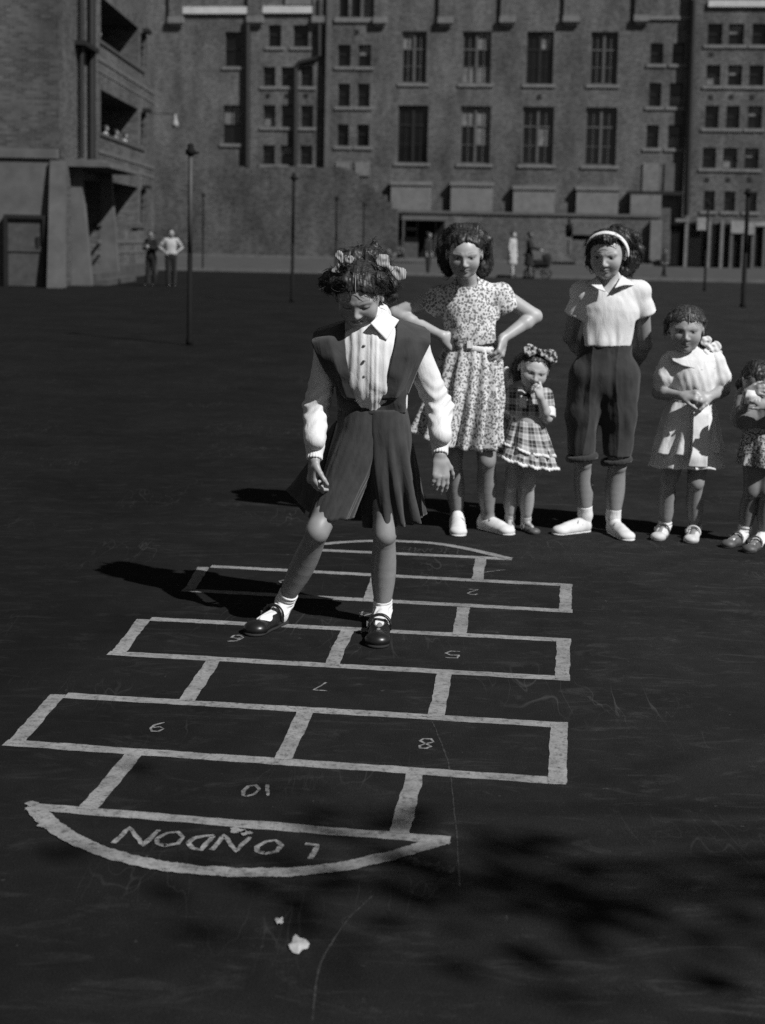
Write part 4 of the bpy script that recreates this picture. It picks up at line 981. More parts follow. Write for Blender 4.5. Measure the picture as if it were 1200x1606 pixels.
def arm(S_, sh, el, wr, s_=1.0):
    S_.cone(sh, el, .040 * s_, .032 * s_, .015); m_ = np.array(el) + (np.array(wr) - np.array(el)) * .3; S_.cone(el, m_, .031 * s_, .032 * s_, .012); S_.cone(m_, wr, .032 * s_, .021 * s_, .012)
def core(S_, J, g=0.0):
    f = J['bf']; S_.cone(J['chest'], J['waist'], J['cw'] + g, J['ww'] + g, .03, (f, J.get('fl', .68))); S_.cone(J['waist'], J['pelvis'], J['ww'] + g, J['pw'] + g, .03, (f, J.get('fl', .68) + .05))
    m_ = (np.array(J['shl']) + np.array(J['shr'])) / 2
    for s_ in ('shl', 'shr'): S_.cone(m_ + (np.array(J[s_]) - m_) * .25, J[s_], .052 * J['s'] + g, .043 * J['s'] + g, .03)
def hair_obj(name, S_, m, parent, c, R, h, amp=.007, fq=(11, 3, 4), strands=90, slen=.05, seed=1, up=0.0, curl=.5, combed=900, wavy=.35):
    V, F = S_.mesh(1); nn = vnormals(V, F); q = (V - c) @ R.T / h
    d = fbm(q * np.array(fq), seed, 4) + .45 * vnoise(q * np.array([fq[0] * 3.2, fq[1] * 1.3, fq[2] * 1.3]) + 1.5 * fbm(q * 5, seed + 3, 2)[:, None], seed + 5) + .6 * fbm(q * np.array([4, 4, 4]), seed + 9, 2); V = V + (nn * (amp * d)[:, None]).astype(np.float32)
    r_ = np.random.RandomState(seed); vs = [V]; fs = [F]; nb = len(V)
    for _ in range(strands):
        i = r_.randint(len(V)); p = V[i] - nn[i] * .004; t = unit(np.cross(nn[i], r_.randn(3)) * .9 + nn[i] * r_.uniform(.1, .6) + V3(0, 0, up)); L = slen * r_.uniform(.4, 1.2); ax = unit(r_.randn(3)); pts = [p]
        for j in range(6):
            t = unit(t + curl * .5 * np.cross(ax, t) - nn[i] * .12); pts.append(pts[-1] + t * L / 6)
        pts = np.array(pts); a = unit(np.cross(t, nn[i] + .01)); b = unit(np.cross(t, a)); w_ = np.array([.0011] * 5 + [.0008, .0004])[:, None]
        ring = np.stack([pts + a * w_, pts + b * w_, pts - a * w_, pts - b * w_], 1).reshape(-1, 3); vs.append(ring.astype(np.float32))
        fs.append(np.array([(nb + 4 * j + k_, nb + 4 * j + (k_ + 1) % 4, nb + 4 * j + 4 + (k_ + 1) % 4, nb + 4 * j + 4 + k_) for j in range(6) for k_ in range(4)])); nb += 28
    # combed strands lying along the mass, outwards from the parting and down
    for _ in range(combed):
        i = r_.randint(len(V)); p = V[i] + nn[i] * .001; q_ = (p - c) @ R.T / h; fl = R[0] * np.sign(q_[0]) * .9 - R[2] * (.5 + .8 * (abs(q_[0]) > .25)) - R[1] * .25 + .35 * r_.randn(3); n_ = nn[i]; L = r_.uniform(.02, .05); pts = [p]; ph_ = r_.uniform(0, 6.28)
        for j in range(5):
            t = unit(fl - (fl @ n_) * n_ + wavy * math.sin(j * 1.5 + ph_) * np.cross(n_, fl)); pts.append(pts[-1] + t * L / 5 + n_ * r_.uniform(-.0006, .0012)); n_ = unit(n_ + .5 * unit(pts[-1] - (c + h * .1 * R[2])) * .4)
        pts = np.array(pts); a = unit(np.cross(t, n_)); b = n_; w_ = np.array([.0003, .0008, .0009, .0009, .0006, .0002])[:, None]
        ring = np.stack([pts + a * w_, pts + b * w_, pts - a * w_, pts - b * w_], 1).reshape(-1, 3); vs.append(ring.astype(np.float32))
        fs.append(np.array([(nb + 4 * j + k_, nb + 4 * j + (k_ + 1) % 4, nb + 4 * j + 4 + (k_ + 1) % 4, nb + 4 * j + 4 + k_) for j in range(5) for k_ in range(4)])); nb += 24
    return mesh_obj(name, np.concatenate(vs), np.concatenate(fs), m, parent, True)
def folds(seed, amp=.004, fq=(9, 9, 4), extra=None):
    def f(V):
        d = amp * fbm(V * np.array(fq) + .35 * np.sin(V * 11)[:, [1, 2, 0]], seed, 3)
        return d + (extra(V) if extra is not None else 0)
    return f
def grid_cloth(name, m, parent, edge_rows, thick=.003, wave=0, seed=0, nu=26, nv=22):
    """a loose cloth spanned between rows of points"""
    Rw = [np.array(r, dtype=float) for r in edge_rows]; ns = np.linspace(0, 1, nu); V = []
    rows_ = []
    for r in Rw:
        t = np.linspace(0, 1, len(r)); rows_.append(np.stack([np.interp(ns, t, r[:, k_]) for k_ in range(3)], 1))
    t = np.linspace(0, 1, len(rows_))
    for s_ in np.linspace(0, 1, nv): V.append(np.stack([[np.interp(s_, t, [rw_[j, k_] for rw_ in rows_]) for k_ in range(3)] for j in range(nu)]))
    V = np.array(V).reshape(-1, 3)
    if wave: V = V + V3(.2, 1, .1) * (wave * fbm(V * 14, seed, 2))[:, None]
    F = np.array([(i * nu + j, i * nu + j + 1, (i + 1) * nu + j + 1, (i + 1) * nu + j) for i in range(nv - 1) for j in range(nu - 1)])
    o = mesh_obj(name, V, F, m, parent, True); solid(o, thick)
    uv = o.data.uv_layers.new(name='UVMap')
    for lp in o.data.loops:
        c = o.data.vertices[lp.vertex_index].co; uv.data[lp.index].uv = (c.x, c.z)
    return o
def bow(name, m, parent, knot, l1, l2, wd=.03, tails=(), vox=.0025, flat=.3, nrm=None):
    """a tied ribbon: two loops that widen from the knot, and its tails"""
    S_ = SDF(vox); k_ = np.array(knot, dtype=float); nrm = V3(0, -1, .2) if nrm is None else nrm
    for l_ in (l1, l2):
        l_ = np.array(l_, dtype=float); S_.cone(k_, l_, wd * .28, wd * .85, .004, (nrm, flat)); mid = k_ + (l_ - k_) * .75; S_.ell(mid + unit(nrm) * wd * .35, (wd * .34,) * 3, None, .006, op='s')
    for t in tails: S_.cone(k_, t, wd * .25, wd * .5, .003, (nrm, flat * .6))
    S_.ell(k_, (wd * .36,) * 3, None, .004)
    return soft_obj(name, S_, m, parent, 1, lambda V: .0016 * np.sin((V @ V3(180, 60, 120))))

# ================================================================== the girls
SK, SKL = .29, .18
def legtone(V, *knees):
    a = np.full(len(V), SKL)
    for k_ in knees: a = a + .03 * np.exp(-((V - k_) ** 2).sum(1) / .045 ** 2)  # knees lightened in the skin colour to stand for sunlight catching them
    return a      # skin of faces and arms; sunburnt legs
def tones(J, base=SK, legz=None):
    def f(V):
        a = np.full(len(V), base)
        if legz is not None: a = np.where(V[:, 2] < legz, SKL, a)
        return a
    return f
# ---------------- the girl jumping in the court
M_parting = mat('scalp', .16, .6, .2)
def jumper():
    Y = 5.10; g_ = G(575, 985); r = empty('person', (g_[0], 5.05, 0), 'girl in white long sleeved shirt and dark pleated pinafore stepping inside the hopscotch court', 'girl')
    Fh = unit(V3(-.13, -.84, -.50)); R = frame(Fh, .03); h = .205; c = P(559, 481, 4.96) - .335 * h * Fh
    J = dict(s=1.0, bf=unit(V3(-.1, -1, .15)), shl=P(516, 541, 5.07), shr=P(652, 541, 5.09), chest=P(584, 568, 5.08), waist=P(584, 628, 5.11), pelvis=P(584, 688, 5.13), cw=.125, ww=.110, pw=.135)
    S_ = SDF(.003); core(S_, J)
    S_.cone(P(586, 520, 5.07), c - h * (.14 * R[1] + .32 * R[2]), .048, .043, .02)
    head(S_, c, R, h, .1)
    el, wl = P(497, 640, 5.10), P(493, 720, 5.0); er, wr = P(690, 640, 5.12), P(690, 712, 5.02)
    arm(S_, J['shl'], el, wl); arm(S_, J['shr'], er, wr)
    hand(S_, wl + V3(0, 0, -.01), P(487, 770, 4.98) - wl, V3(-.85, -.5, .1), .143, .75, thumb=-1)
    hand(S_, wr + V3(0, 0, -.01), P(692, 752, 5.0) - wr, V3(.35, -.9, 0), .145, .35, thumb=-1)
    kl, al = P(498, 834, 4.98), P(446, 945, 5.14); kr, ar = P(603, 838, 5.05), P(600, 958, 5.14)
    tl, tr = G(392, 998), G(591, 1017)
    leg(S_, P(555, 705, 5.12), kl, al, 1.0, V3(-.4, -1, 0)); leg(S_, P(612, 705, 5.12), kr, ar, 1.02)
    foot(S_, al, tl, .027); foot(S_, ar, tr, .027)
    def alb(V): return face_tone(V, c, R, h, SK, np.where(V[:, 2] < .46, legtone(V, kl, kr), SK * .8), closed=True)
    soft_obj('body', S_, M_skin, r, 2, None, alb)
    shoe(r, al, tl, M_leather, kl, strap=M_leather, sock_h=.055, sock_r=.034, L=.235, vox=.0025); shoe(r, ar, tr, M_leather, kr, strap=M_leather, sock_h=.05, sock_r=.034, L=.235, vox=.0025)
    # shirt
    S_ = SDF(.0035); core(S_, J, .006)
    S_.ell(P(582, 570, 5.035), (.112, .082, .16), None, .03)
    S_.cone(J['shl'] - V3(0, 0, .008), el, .046, .044, .02); S_.cone(el, wl + V3(0, 0, .07), .044, .039, .02); S_.cone(J['shr'] - V3(0, 0, .008), er, .048, .050, .02); S_.cone(er, wr + V3(0, 0, .07), .050, .042, .02)
    S_.cone(P(590, 520, 5.06), P(590, 498, 5.06), .058, .052, .02); S_.fn(lambda x, y, z: np.where(np.abs(x - J['chest'][0]) < .15, P(584, 640, 5.1)[2] - z, -1.0) + 0 * y)
    def sh(V):
        a = np.minimum(np.linalg.norm(V - el, axis=1), np.linalg.norm(V - er, axis=1)); arm_ = (np.abs(V[:, 0] - J['chest'][0]) > .13)
        d = np.where(arm_, .0045 * np.sin(V[:, 2] * 150 + 4 * np.sin(V[:, 0] * 40)) * np.exp(-(a / .09) ** 2), 0)
        fr_ = (~arm_) & (V[:, 1] < 5.06); x = V[:, 0] - J['chest'][0] - .008
        d = d + np.where(fr_, .0016 * np.sin((np.abs(x) * 200) + 3 * fbm(V * V3(10, 10, 5), 3, 2)) + .0022 * np.exp(-(x / .012) ** 4) - .002 * np.exp(-((np.abs(x) - .016) / .003) ** 2), 0)
        return d
    soft_obj('shirt', S_, M_white, r, 1, folds(5, .006, (10, 10, 6), sh))
    for (e_, w_, sg) in ((el, wl, 1), (er, wr, 1)):
        d = unit(np.array(e_) - np.array(w_)); S_ = SDF(.003); S_.cone(w_ - d * .004, w_ + d * .05, .029, .031, .004); S_.cone(w_ + d * .055, w_ + d * .085, .034, .041, .012); S_.cut(w_ - d * .002, -d)
        soft_obj('cuff', S_, M_white, r, 1, lambda V: .0012 * np.sin(np.arctan2(V[:, 1] - w_[1], V[:, 0] - w_[0]) * 14))
    # open collar: two points lying on the chest
    for pts in ([(601, 488, 5.02), (626, 502, 5.03), (606, 534, 4.966), (581, 507, 4.955)],):
        q = [P(*a) for a in pts]; grid_cloth('collar', M_white, r, [[q[0], q[1]], [q[3], q[2]]], .004, .004, 3, 14, 14)
    # pinafore bodice cut to a deep V, with broad winged shoulders
    S_ = SDF(.0035); core(S_, J, .014); S_.cone(P(536, 585, 5.05), P(545, 625, 5.06), .05, .055, .03); S_.cone(P(632, 580, 5.06), P(622, 625, 5.07), .05, .055, .03)
    zt, zb = P(584, 505, 5.05)[2], P(584, 624, 5.0)[2]; xt0, xt1 = P(540, 508, 5.0)[0], P(622, 505, 5.0)[0]; xb0, xb1 = P(560, 624, 5.0)[0], P(594, 624, 5.0)[0]
    def vcut(x, y, z):
        t = np.clip((z - zb) / (zt - zb), -.6, 1.3); l_ = xb0 + (xt0 - xb0) * t; r_ = xb1 + (xt1 - xb1) * t
        ins = np.minimum(np.minimum(x - l_, r_ - x), z - zb); return np.minimum(ins, .05) + 0 * y
    S_.fn(vcut); S_.cut(P(584, 645, 5.1), V3(0, 0, -1)); S_.fn(lambda x, y, z: np.maximum(np.abs(x - J['chest'][0]) - .128, z - P(584, 530, 5.05)[2]) + 0 * y)
    soft_obj('pinafore_bodice', S_, M_serge, r, 1, folds(8, .006, (12, 12, 9)))
    for nm, rw_ in (('l', [[(552, 500, 5.16), (528, 506, 5.17), (500, 515, 5.15)], [(541, 505, 5.07), (518, 514, 5.08), (493, 521, 5.09)], [(540, 530, 5.005), (516, 530, 5.000), (489, 536, 5.025)], [(543, 560, 4.975), (524, 558, 4.975), (498, 557, 5.015)], [(549, 590, 4.970), (532, 588, 4.972), (511, 584, 5.01)], [(559, 628, 4.99), (545, 626, 4.995), (534, 618, 5.03)]]),
                    ('r', [[(612, 498, 5.16), (638, 504, 5.17), (666, 513, 5.15)], [(624, 502, 5.07), (646, 512, 5.085), (674, 521, 5.09)], [(622, 530, 4.995), (646, 530, 5.0), (675, 538, 5.025)], [(616, 558, 4.965), (640, 560, 4.978), (663, 562, 5.025)], [(609, 588, 4.962), (632, 590, 4.98), (652, 588, 5.03)], [(598, 628, 4.99), (618, 628, 5.0), (640, 618, 5.05)]])):
        grid_cloth('shoulder_panel', M_serge, r, [[P(*q) for q in rr_] for rr_ in rw_], .004, .010, 5, 30, 40)
    S_ = SDF(.0035); J2 = dict(J); S_.cone(P(584, 630, 5.11), P(584, 650, 5.115), .121, .127, .01, (J['bf'], .74)); soft_obj('waistband', S_, M_serge, r, 1, folds(2, .002, (10, 10, 30)))
    # culottes: two wide pleated legs
    def K(t, xl, xr, y, Yc, ratio=.8):
        a = P(xl, y, Yc); b = P(xr, y, Yc); return (t, (a + b) / 2, (b[0] - a[0]) / 2, (b[0] - a[0]) / 2 * ratio)
    tilt = lambda th, t: -.03 * t * t * np.sin(th)
    skirt('culotte_leg', M_serge, r, [K(0, 532, 606, 638, 5.11, 1.1), K(.25, 529, 606, 672, 5.10, 1.05), K(.6, 506, 582, 745, 5.07, .95), K(1, 484, 552, 812, 5.03, .9)], 5, .10, 3, fold=.8, a0=.0, wav=.005, p0=.22, wob=.045)
    skirt('culotte_leg', M_serge, r, [K(0, 562, 638, 638, 5.11, 1.1), K(.25, 560, 644, 672, 5.11, 1.05), K(.6, 570, 655, 745, 5.11, 1.0), K(1, 581, 665, 818, 5.11, .95)], 8, .22, 12, fold=1.0, a0=.0, wav=.006, p0=.2, wob=.03, lift=lambda th, t: .022 * t * t * np.cos(th))
    # the back of the culottes blown out to the left
    A = [P(528, 660, 5.2), P(520, 690, 5.22), P(505, 745, 5.22), P(494, 812, 5.18)]; B_ = [P(520, 668, 5.26), P(492, 712, 5.34), P(462, 752, 5.42), P(446, 768, 5.44)]
    C_ = [P(524, 664, 5.3), P(510, 700, 5.38), P(485, 775, 5.46), P(478, 806, 5.44)]
    grid_cloth('blown_panel', M_serge, r, [A, B_, C_], .003, .01, 4)
    # hair, parted in the middle and drawn up into two bows, ends flying
    L = lambda x, y, z: c + h * (x * R[0] + y * R[1] + z * R[2])
    S_ = SDF(.003); S_.ell(L(0, -.08, .175), (.445 * h, .49 * h, .40 * h), R, .01); 
    def front(x, y, z):
        qx, qy, qz = [(x - c[0]) * R[i, 0] + (y - c[1]) * R[i, 1] + (z - c[2]) * R[i, 2] for i in range(3)]
        line = .315 - .9 * (qx / h) ** 2 * 1.2; return np.minimum((qy - .02 * h - .0 * qz), (line * h - qz)) * .8      # bare face below the hairline
    S_.fn(front, .008)
    for (px, py, Yc, rr_) in ((528, 446, 4.99, .026), (519, 440, 5.02, .024), (511, 436, 5.04, .019), (524, 430, 5.03, .03), (540, 440, 4.95, .02), (601, 440, 5.0, .030), (608, 450, 5.04, .026), (593, 437, 4.96, .026), (612, 464, 5.08, .024), (618, 447, 5.07, .022), (506, 441, 5.05, .014), (516, 452, 5.03, .018), (570, 398, 5.10, .034), (545, 415, 5.02, .03), (590, 404, 5.08, .03), (609, 440, 5.06, .03), (540, 405, 5.05, .024), (556, 400, 5.06, .03), (580, 400, 5.07, .032), (600, 415, 5.06, .03)):
        S_.ell(P(px, py, Yc), (rr_, rr_ * 1.1, rr_ * .85), None, .02)
    S_.cone(P(578, 402, 5.08), P(588, 385, 5.1), .022, .010, .01); S_.cone(P(588, 386, 5.1), P(584, 374, 5.1), .009, .004, .01); S_.cone(P(552, 402, 5.08), P(541, 390, 5.1), .016, .006, .01)
    def part(V): 
        q = (V - c) @ R.T / h; return -.010 * np.exp(-((q[:, 0] - .02) / .022) ** 2) * (q[:, 2] > .25)
    hair_obj('hair', S_, M_hair, r, c, R, h, .0055, (13, 3, 4), 170, .05, 3, .25, .6)
    mb_ = MB(); mb_.tube([L(.035 - .02 * math.sin(t), -.08 + .497 * math.cos(t), .175 + .407 * math.sin(t)) for t in np.linspace(.30, 1.25, 9)], [.0012, .0016, .002, .002, .002, .002, .002, .0016, .001], 6); mb_.build('hair_parting', M_parting, r, True)
    bow('hair_bow', M_ribbon, r, P(537, 411, 4.96), P(532, 400, 4.97), P(548, 407, 4.95), .019, (P(523, 424, 4.97),)); bow('hair_bow', M_ribbon, r, P(610, 420, 4.98), P(601, 409, 4.98), P(627, 429, 4.98), .031, (), nrm=V3(.15, -1, .25))
    for (px, py, Yc) in ((571, 542, 4.965), (571, 566, 4.955), (571, 590, 4.965)): mb_ = MB(); q = P(px, py, Yc); mb_.lathe(q, [(.005, -.003), (.006, 0), (.004, .003)], 8); mb_.build('shirt_button', M_stone, r)
jumper()
def Yg(px, py): return G(px, py)[1]
# ---------------- the girl in the leaf printed dress, hands on hips
def floral_girl():
    Y = 6.86; g_ = G(742, 836); r = empty('person', (g_[0], g_[1], 0), 'tallest girl in leaf printed dress with thin white belt, both hands on hips', 'girl')
    Fh = unit(V3(-.04, -.95, -.27)); R = frame(Fh, .02); h = .212; c = P(728.5, 405, 6.66) - .335 * h * Fh
    J = dict(s=1.05, bf=V3(0, -1, 0), shl=P(686, 466, Y), shr=P(785, 463, Y), chest=P(737, 485, Y), waist=P(742, 540, Y), pelvis=P(743, 600, Y), cw=.134, ww=.104, pw=.135)
    el, wl = P(620, 492, 6.86), P(694, 527, 6.78); er, wr = P(839, 496, 6.90), P(789, 531, 6.80)
    kl, al = P(711, 722, 6.84), P(717, 808, 6.94); kr, ar = P(763, 722, 6.80), P(765, 812, 6.90); tl, tr = G(719, 842), G(803, 840)
    S_ = SDF(.0035); core(S_, J); S_.cone(P(735, 450, Y), c - h * (.14 * R[1] + .32 * R[2]), .050, .046, .02); head(S_, c, R, h, 0, .6)
    arm(S_, J['shl'], el, wl, 1.08); arm(S_, J['shr'], er, wr, 1.12)
    hand(S_, wl, unit(P(712, 540, 6.79) - wl), V3(-.2, -.9, .4), .16, .5, thumb=-1); hand(S_, wr, unit(P(784, 562, 6.76) - wr), V3(.85, -.45, .1), .155, .55, thumb=-1)
    leg(S_, P(718, 620, Y), kl, al, 1.06); leg(S_, P(762, 620, Y), kr, ar, 1.08); foot(S_, al, tl, .027); foot(S_, ar, tr, .027)
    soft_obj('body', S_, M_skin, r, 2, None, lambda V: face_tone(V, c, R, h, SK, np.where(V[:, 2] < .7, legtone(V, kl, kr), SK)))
    shoe(r, al, tl, M_whitecanvas, kl, lace=True, low=False, sock_h=0, sole=M_paleleather, L=.225); shoe(r, ar, tr, M_whitecanvas, kr, lace=True, low=False, sock_h=0, sole=M_paleleather, L=.225)
    S_ = SDF(.004); core(S_, J, .010); S_.cone(P(738, 500, Y - .02), P(741, 521, Y - .02), .126, .136, .03, (V3(0, -1, 0), .74)); S_.cone(P(737, 455, Y), P(733, 445, Y - .01), .075, .064, .03)
    ul, ur = unit(el - J['shl']), unit(er - J['shr'])
    ul2, ur2 = unit(ul + V3(.25, 0, -.55)), unit(ur + V3(-.25, 0, -.55)); S_.cone(J['shl'], J['shl'] + ul2 * .055, .054, .064, .02); S_.cone(J['shr'], J['shr'] + ur2 * .055, .056, .068, .02); ul, ur = ul2, ur2
    m_l, m_r = J['shl'] + ul * .088, J['shr'] + ur * .088
    S_.fn(lambda x, y, z: (x - m_l[0]) * ul[0] + (y - m_l[1]) * ul[1] + (z - m_l[2]) * ul[2] - np.where(x < J['shl'][0] + .02, 0, 1.0)); S_.fn(lambda x, y, z: (x - m_r[0]) * ur[0] + (y - m_r[1]) * ur[1] + (z - m_r[2]) * ur[2] - np.where(x > J['shr'][0] - .02, 0, 1.0)); S_.cut(P(743, 540, Y), V3(.1, 0, -1))
    # round neckline open at the throat
    S_.ell(P(733, 440, Y - .055), (.052, .07, .030), None, .006, op='s')
    soft_obj('dress_bodice', S_, M_floral, r, 1, folds(4, .007, (12, 12, 7), lambda V: .003 * np.sin(V[:, 0] * 160 + 3 * np.sin(V[:, 2] * 30)) * np.exp(-((V[:, 2] - P(743, 535, Y)[2]) / .03) ** 2)))
    bl, br = P(704, 538, Y), P(776, 549, Y); bc = (bl + br) / 2; hw = (br[0] - bl[0]) / 2 + .022
    def ring(dz, k_):
        return lambda th: np.stack([bc[0] + hw * k_ * np.cos(th), bc[1] + .110 * k_ * np.sin(th), bc[2] + dz + (br[2] - bl[2]) / 2 * np.cos(th)], 1)
    b_ = loft('belt', M_white, r, [ring(.0125, 1.0), ring(.011, 1.02), ring(-.011, 1.02), ring(-.0125, 1.0)], 64)
    q = P(737, 541, Y - .116); mb = MB(); mb.box((q[0] - .014, q[1] - .006, q[2] - .015), (q[0] + .014, q[1] + .002, q[2] + .015)); mb.build('buckle', M_white, b_)
    def K(t, xl, xr, y, Yc, ratio): a = P(xl, y, Yc); b = P(xr, y, Yc); return (t, (a + b) / 2, (b[0] - a[0]) / 2, (b[0] - a[0]) / 2 * ratio)
    skirt('dress_skirt', M_floral, r, [K(0, 700, 779, 541, Y, .86), K(.14, 690, 787, 566, Y, .82), K(.5, 674, 787, 620, Y, .85), K(1, 652, 780, 690, Y, .75)], 15, .19, 21, fold=1.2, a0=.07, wav=.010, notch=(4.70, .30, .20), lift=lambda th, t: -.030 * t * t * np.cos(th) - .03 * t * t * np.sin(-th) * .6, wob=.02)
    L = lambda x, y, z: c + h * (x * R[0] + y * R[1] + z * R[2])
    S_ = SDF(.0035); S_.ell(L(0, -.09, .16), (.425 * h, .47 * h, .39 * h), R, .01)
    def front(x, y, z):
        qx, qy, qz = [((x - c[0]) * R[i, 0] + (y - c[1]) * R[i, 1] + (z - c[2]) * R[i, 2]) / h for i in range(3)]
        return np.minimum(qy - .0, .365 - 2.3 * (qx - .05) ** 2 - qz) * h * .8
    S_.fn(front, .008)
    for (px, py, Yc, rr_) in ((704, 372, 6.84, .036), (697, 390, 6.84, .035), (696, 404, 6.84, .032), (699, 416, 6.84, .031), (705, 424, 6.86, .03), (703, 395, 6.80, .028), (758, 380, 6.84, .03), (763, 392, 6.86, .030), (765, 407, 6.87, .030), (761, 419, 6.87, .029), (757, 428, 6.88, .028), (730, 374, 6.88, .075), (712, 368, 6.84, .046), (746, 366, 6.83, .046), (757, 376, 6.83, .038), (702, 380, 6.84, .042), (722, 362, 6.80, .038), (735, 415, 6.95, .075)):
        S_.ell(P(px, py, Yc), (rr_, rr_, rr_ * 1.05), None, .03)
    hair_obj('hair', S_, M_hair, r, c, R, h, .0065, (10, 4, 4), 110, .045, 5, 0, 1.2)
floral_girl()

# ---------------- the toddler in the tartan frock
def toddler():
    Y = 6.86; g_ = G(822, 834); r = empty('person', (g_[0], g_[1], 0), 'smallest child, a toddler in checked frilled frock with big dark bow, hand to her mouth', 'toddler')
    Fh = unit(V3(.06, -.94, -.28)); R = frame(Fh, -.18); h = .172; c = P(840, 586.5, 6.76) - .335 * h * Fh
    J = dict(s=.62, bf=V3(0, -1, 0), shl=P(805, 621, Y), shr=P(855, 621, Y), chest=P(830, 632, Y), waist=P(827, 650, Y), pelvis=P(826, 682, Y), cw=.080, ww=.078, pw=.088, fl=.8)
    el, wl = P(798, 650, Y + .03), P(806, 674, Y + .09); er, wr = P(858, 655, Y - .05), P(847, 622, Y - .12)
    kl, al = P(802, 760, 6.86), P(800, 812, 6.92); kr, ar = P(828, 760, 6.84), P(825, 815, 6.90); tl, tr = G(797, 838), G(842, 839)
    S_ = SDF(.003); core(S_, J); S_.cone(P(832, 622, Y), c - h * (.1 * R[1] + .3 * R[2]), .033, .034, .02); head(S_, c, R, h, 1.0)
    arm(S_, J['shl'], el, wl, .78); arm(S_, J['shr'], er, wr, .85); hand(S_, wl, V3(.2, .2, -1), V3(-1, 0, 0), .09, .5, thumb=1)
    hand(S_, wr, unit(P(840, 602, 6.715) - wr), V3(.6, -.8, .1), .105, (1.3, 1.5, 1.6, 1.6), thumb=1)
    leg(S_, P(812, 700, Y), kl, al, .80); leg(S_, P(839, 700, Y), kr, ar, .80); foot(S_, al, tl, .019); foot(S_, ar, tr, .019)
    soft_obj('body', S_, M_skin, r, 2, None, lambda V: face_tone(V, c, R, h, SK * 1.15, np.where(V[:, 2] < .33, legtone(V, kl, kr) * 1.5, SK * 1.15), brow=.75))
    shoe(r, al, tl, M_paleleather, kl, strap=M_greyleather, sock_h=.04, sock_r=.024, L=.14); shoe(r, ar, tr, M_greyleather, kr, strap=M_greyleather, sock_h=.04, sock_r=.024, L=.14)
    S_ = SDF(.003); core(S_, J, .007); S_.cut(P(826, 650, Y), V3(0, 0, -1)); S_.cut(P(830, 612, Y), V3(0, 0, 1))
    o = soft_obj('frock_bodice', S_, M_plaid, r, 1, folds(4, .003))
    sleeves = []
    for sh, e_, nm in ((J['shl'], el, 'l'), (J['shr'], er, 'r')):
        d = unit(e_ - sh); S_ = SDF(.003); S_.cone(sh + V3(0, 0, .004), sh + d * .05, .038, .044, .01); S_.cut(sh + d * .072, d); so_ = soft_obj('sleeve', S_, M_plaid, r, 1, folds(7, .004, (20, 20, 10))); sleeves.append(so_)
        S_ = SDF(.003); S_.cone(sh + d * .070, sh + d * (.082 if nm == 'l' else .108), .045, .044, .004); S_.cut(sh + d * (.086 if nm == 'l' else .115), d); S_.cut(sh + d * .066, -d); soft_obj('cuff', S_, M_white, so_, 1, folds(3, .002, (40, 40, 40)))
    for ob in [o] + sleeves:
        uv = ob.data.uv_layers.new(name='UVMap'); co_ = np.zeros(len(ob.data.vertices) * 3, dtype=np.float32); ob.data.vertices.foreach_get('co', co_); co_ = co_.reshape(-1, 3); li = np.zeros(len(ob.data.loops), dtype=np.int32); ob.data.loops.foreach_get('vertex_index', li); uv.data.foreach_set('uv', co_[li][:, [0, 2]].ravel())
    # white collar points, front panel, shoulder frill
    grid_cloth('collar', M_plaid, r, [[P(812, 606, Y - .05), P(822, 604, Y - .06)], [P(813, 612, Y - .068), P(826, 618, Y - .085)]], .003, 0, 1, 10, 8)
    grid_cloth('collar_edge', M_white, r, [[P(812, 611, Y - .071), P(819, 611, Y - .08), P(826, 617, Y - .088)], [P(812, 614, Y - .072), P(819, 614, Y - .082), P(826, 620, Y - .089)]], .003, 0, 1, 12, 4)
    grid_cloth('front_panel', M_white, r, [[P(815, 618, Y - .079), P(826, 621, Y - .082)], [P(815, 639, Y - .078), P(826, 640, Y - .082)]], .003, 0, 1, 8, 8)
    bow('neck_bow', M_black, r, P(822, 620, Y - .092), P(817, 617, Y - .09), P(829, 620, Y - .09), .012); 
    S_ = SDF(.003); S_.ell(P(794, 590, Y + .06), (.022, .02, .05), None, .01); S_.cone(P(803, 598, Y + .02), P(795, 606, Y + .03), .016, .016, .02); soft_obj('shoulder_frill', S_, M_white, r, 1, folds(2, .004, (30, 30, 20)))
    def K(t, xl, xr, y, Yc, ratio): a = P(xl, y, Yc); b = P(xr, y, Yc); return (t, (a + b) / 2, (b[0] - a[0]) / 2, (b[0] - a[0]) / 2 * ratio)
    lf = lambda th, t: -.034 * t * t * np.cos(th)
    skirt('frock_skirt', M_plaid, r, [K(0, 803, 846, 645, Y, .8), K(.3, 798, 852, 662, Y, .85), K(1, 783, 869, 704, Y, .8)], 10, .11, 31, fold=1.0, a0=.04, lift=lf, wav=.006, trim=(.045, M_white))
    skirt('frill', M_plaid, r, [K(0, 790, 864, 694, Y, .78), K(1, 776, 878, 724, Y, .8)], 12, .10, 35, fold=.9, a0=.05, nr=14, lift=lambda th, t: -.034 * np.cos(th) * (.75 + .35 * t), wav=.006, trim=(.10, M_white))
    L = lambda x, y, z: c + h * (x * R[0] + y * R[1] + z * R[2])
    S_ = SDF(.003); S_.ell(L(0, -.10, .16), (.425 * h, .46 * h, .375 * h), R, .01)
    S_.fn(lambda x, y, z: np.minimum(((x - c[0]) * R[1, 0] + (y - c[1]) * R[1, 1] + (z - c[2]) * R[1, 2]) / h - .02, .325 - .7 * (((x - c[0]) * R[0, 0] + (y - c[1]) * R[0, 1] + (z - c[2]) * R[0, 2]) / h) ** 2 - ((x - c[0]) * R[2, 0] + (y - c[1]) * R[2, 1] + (z - c[2]) * R[2, 2]) / h) * h * .8, .006)
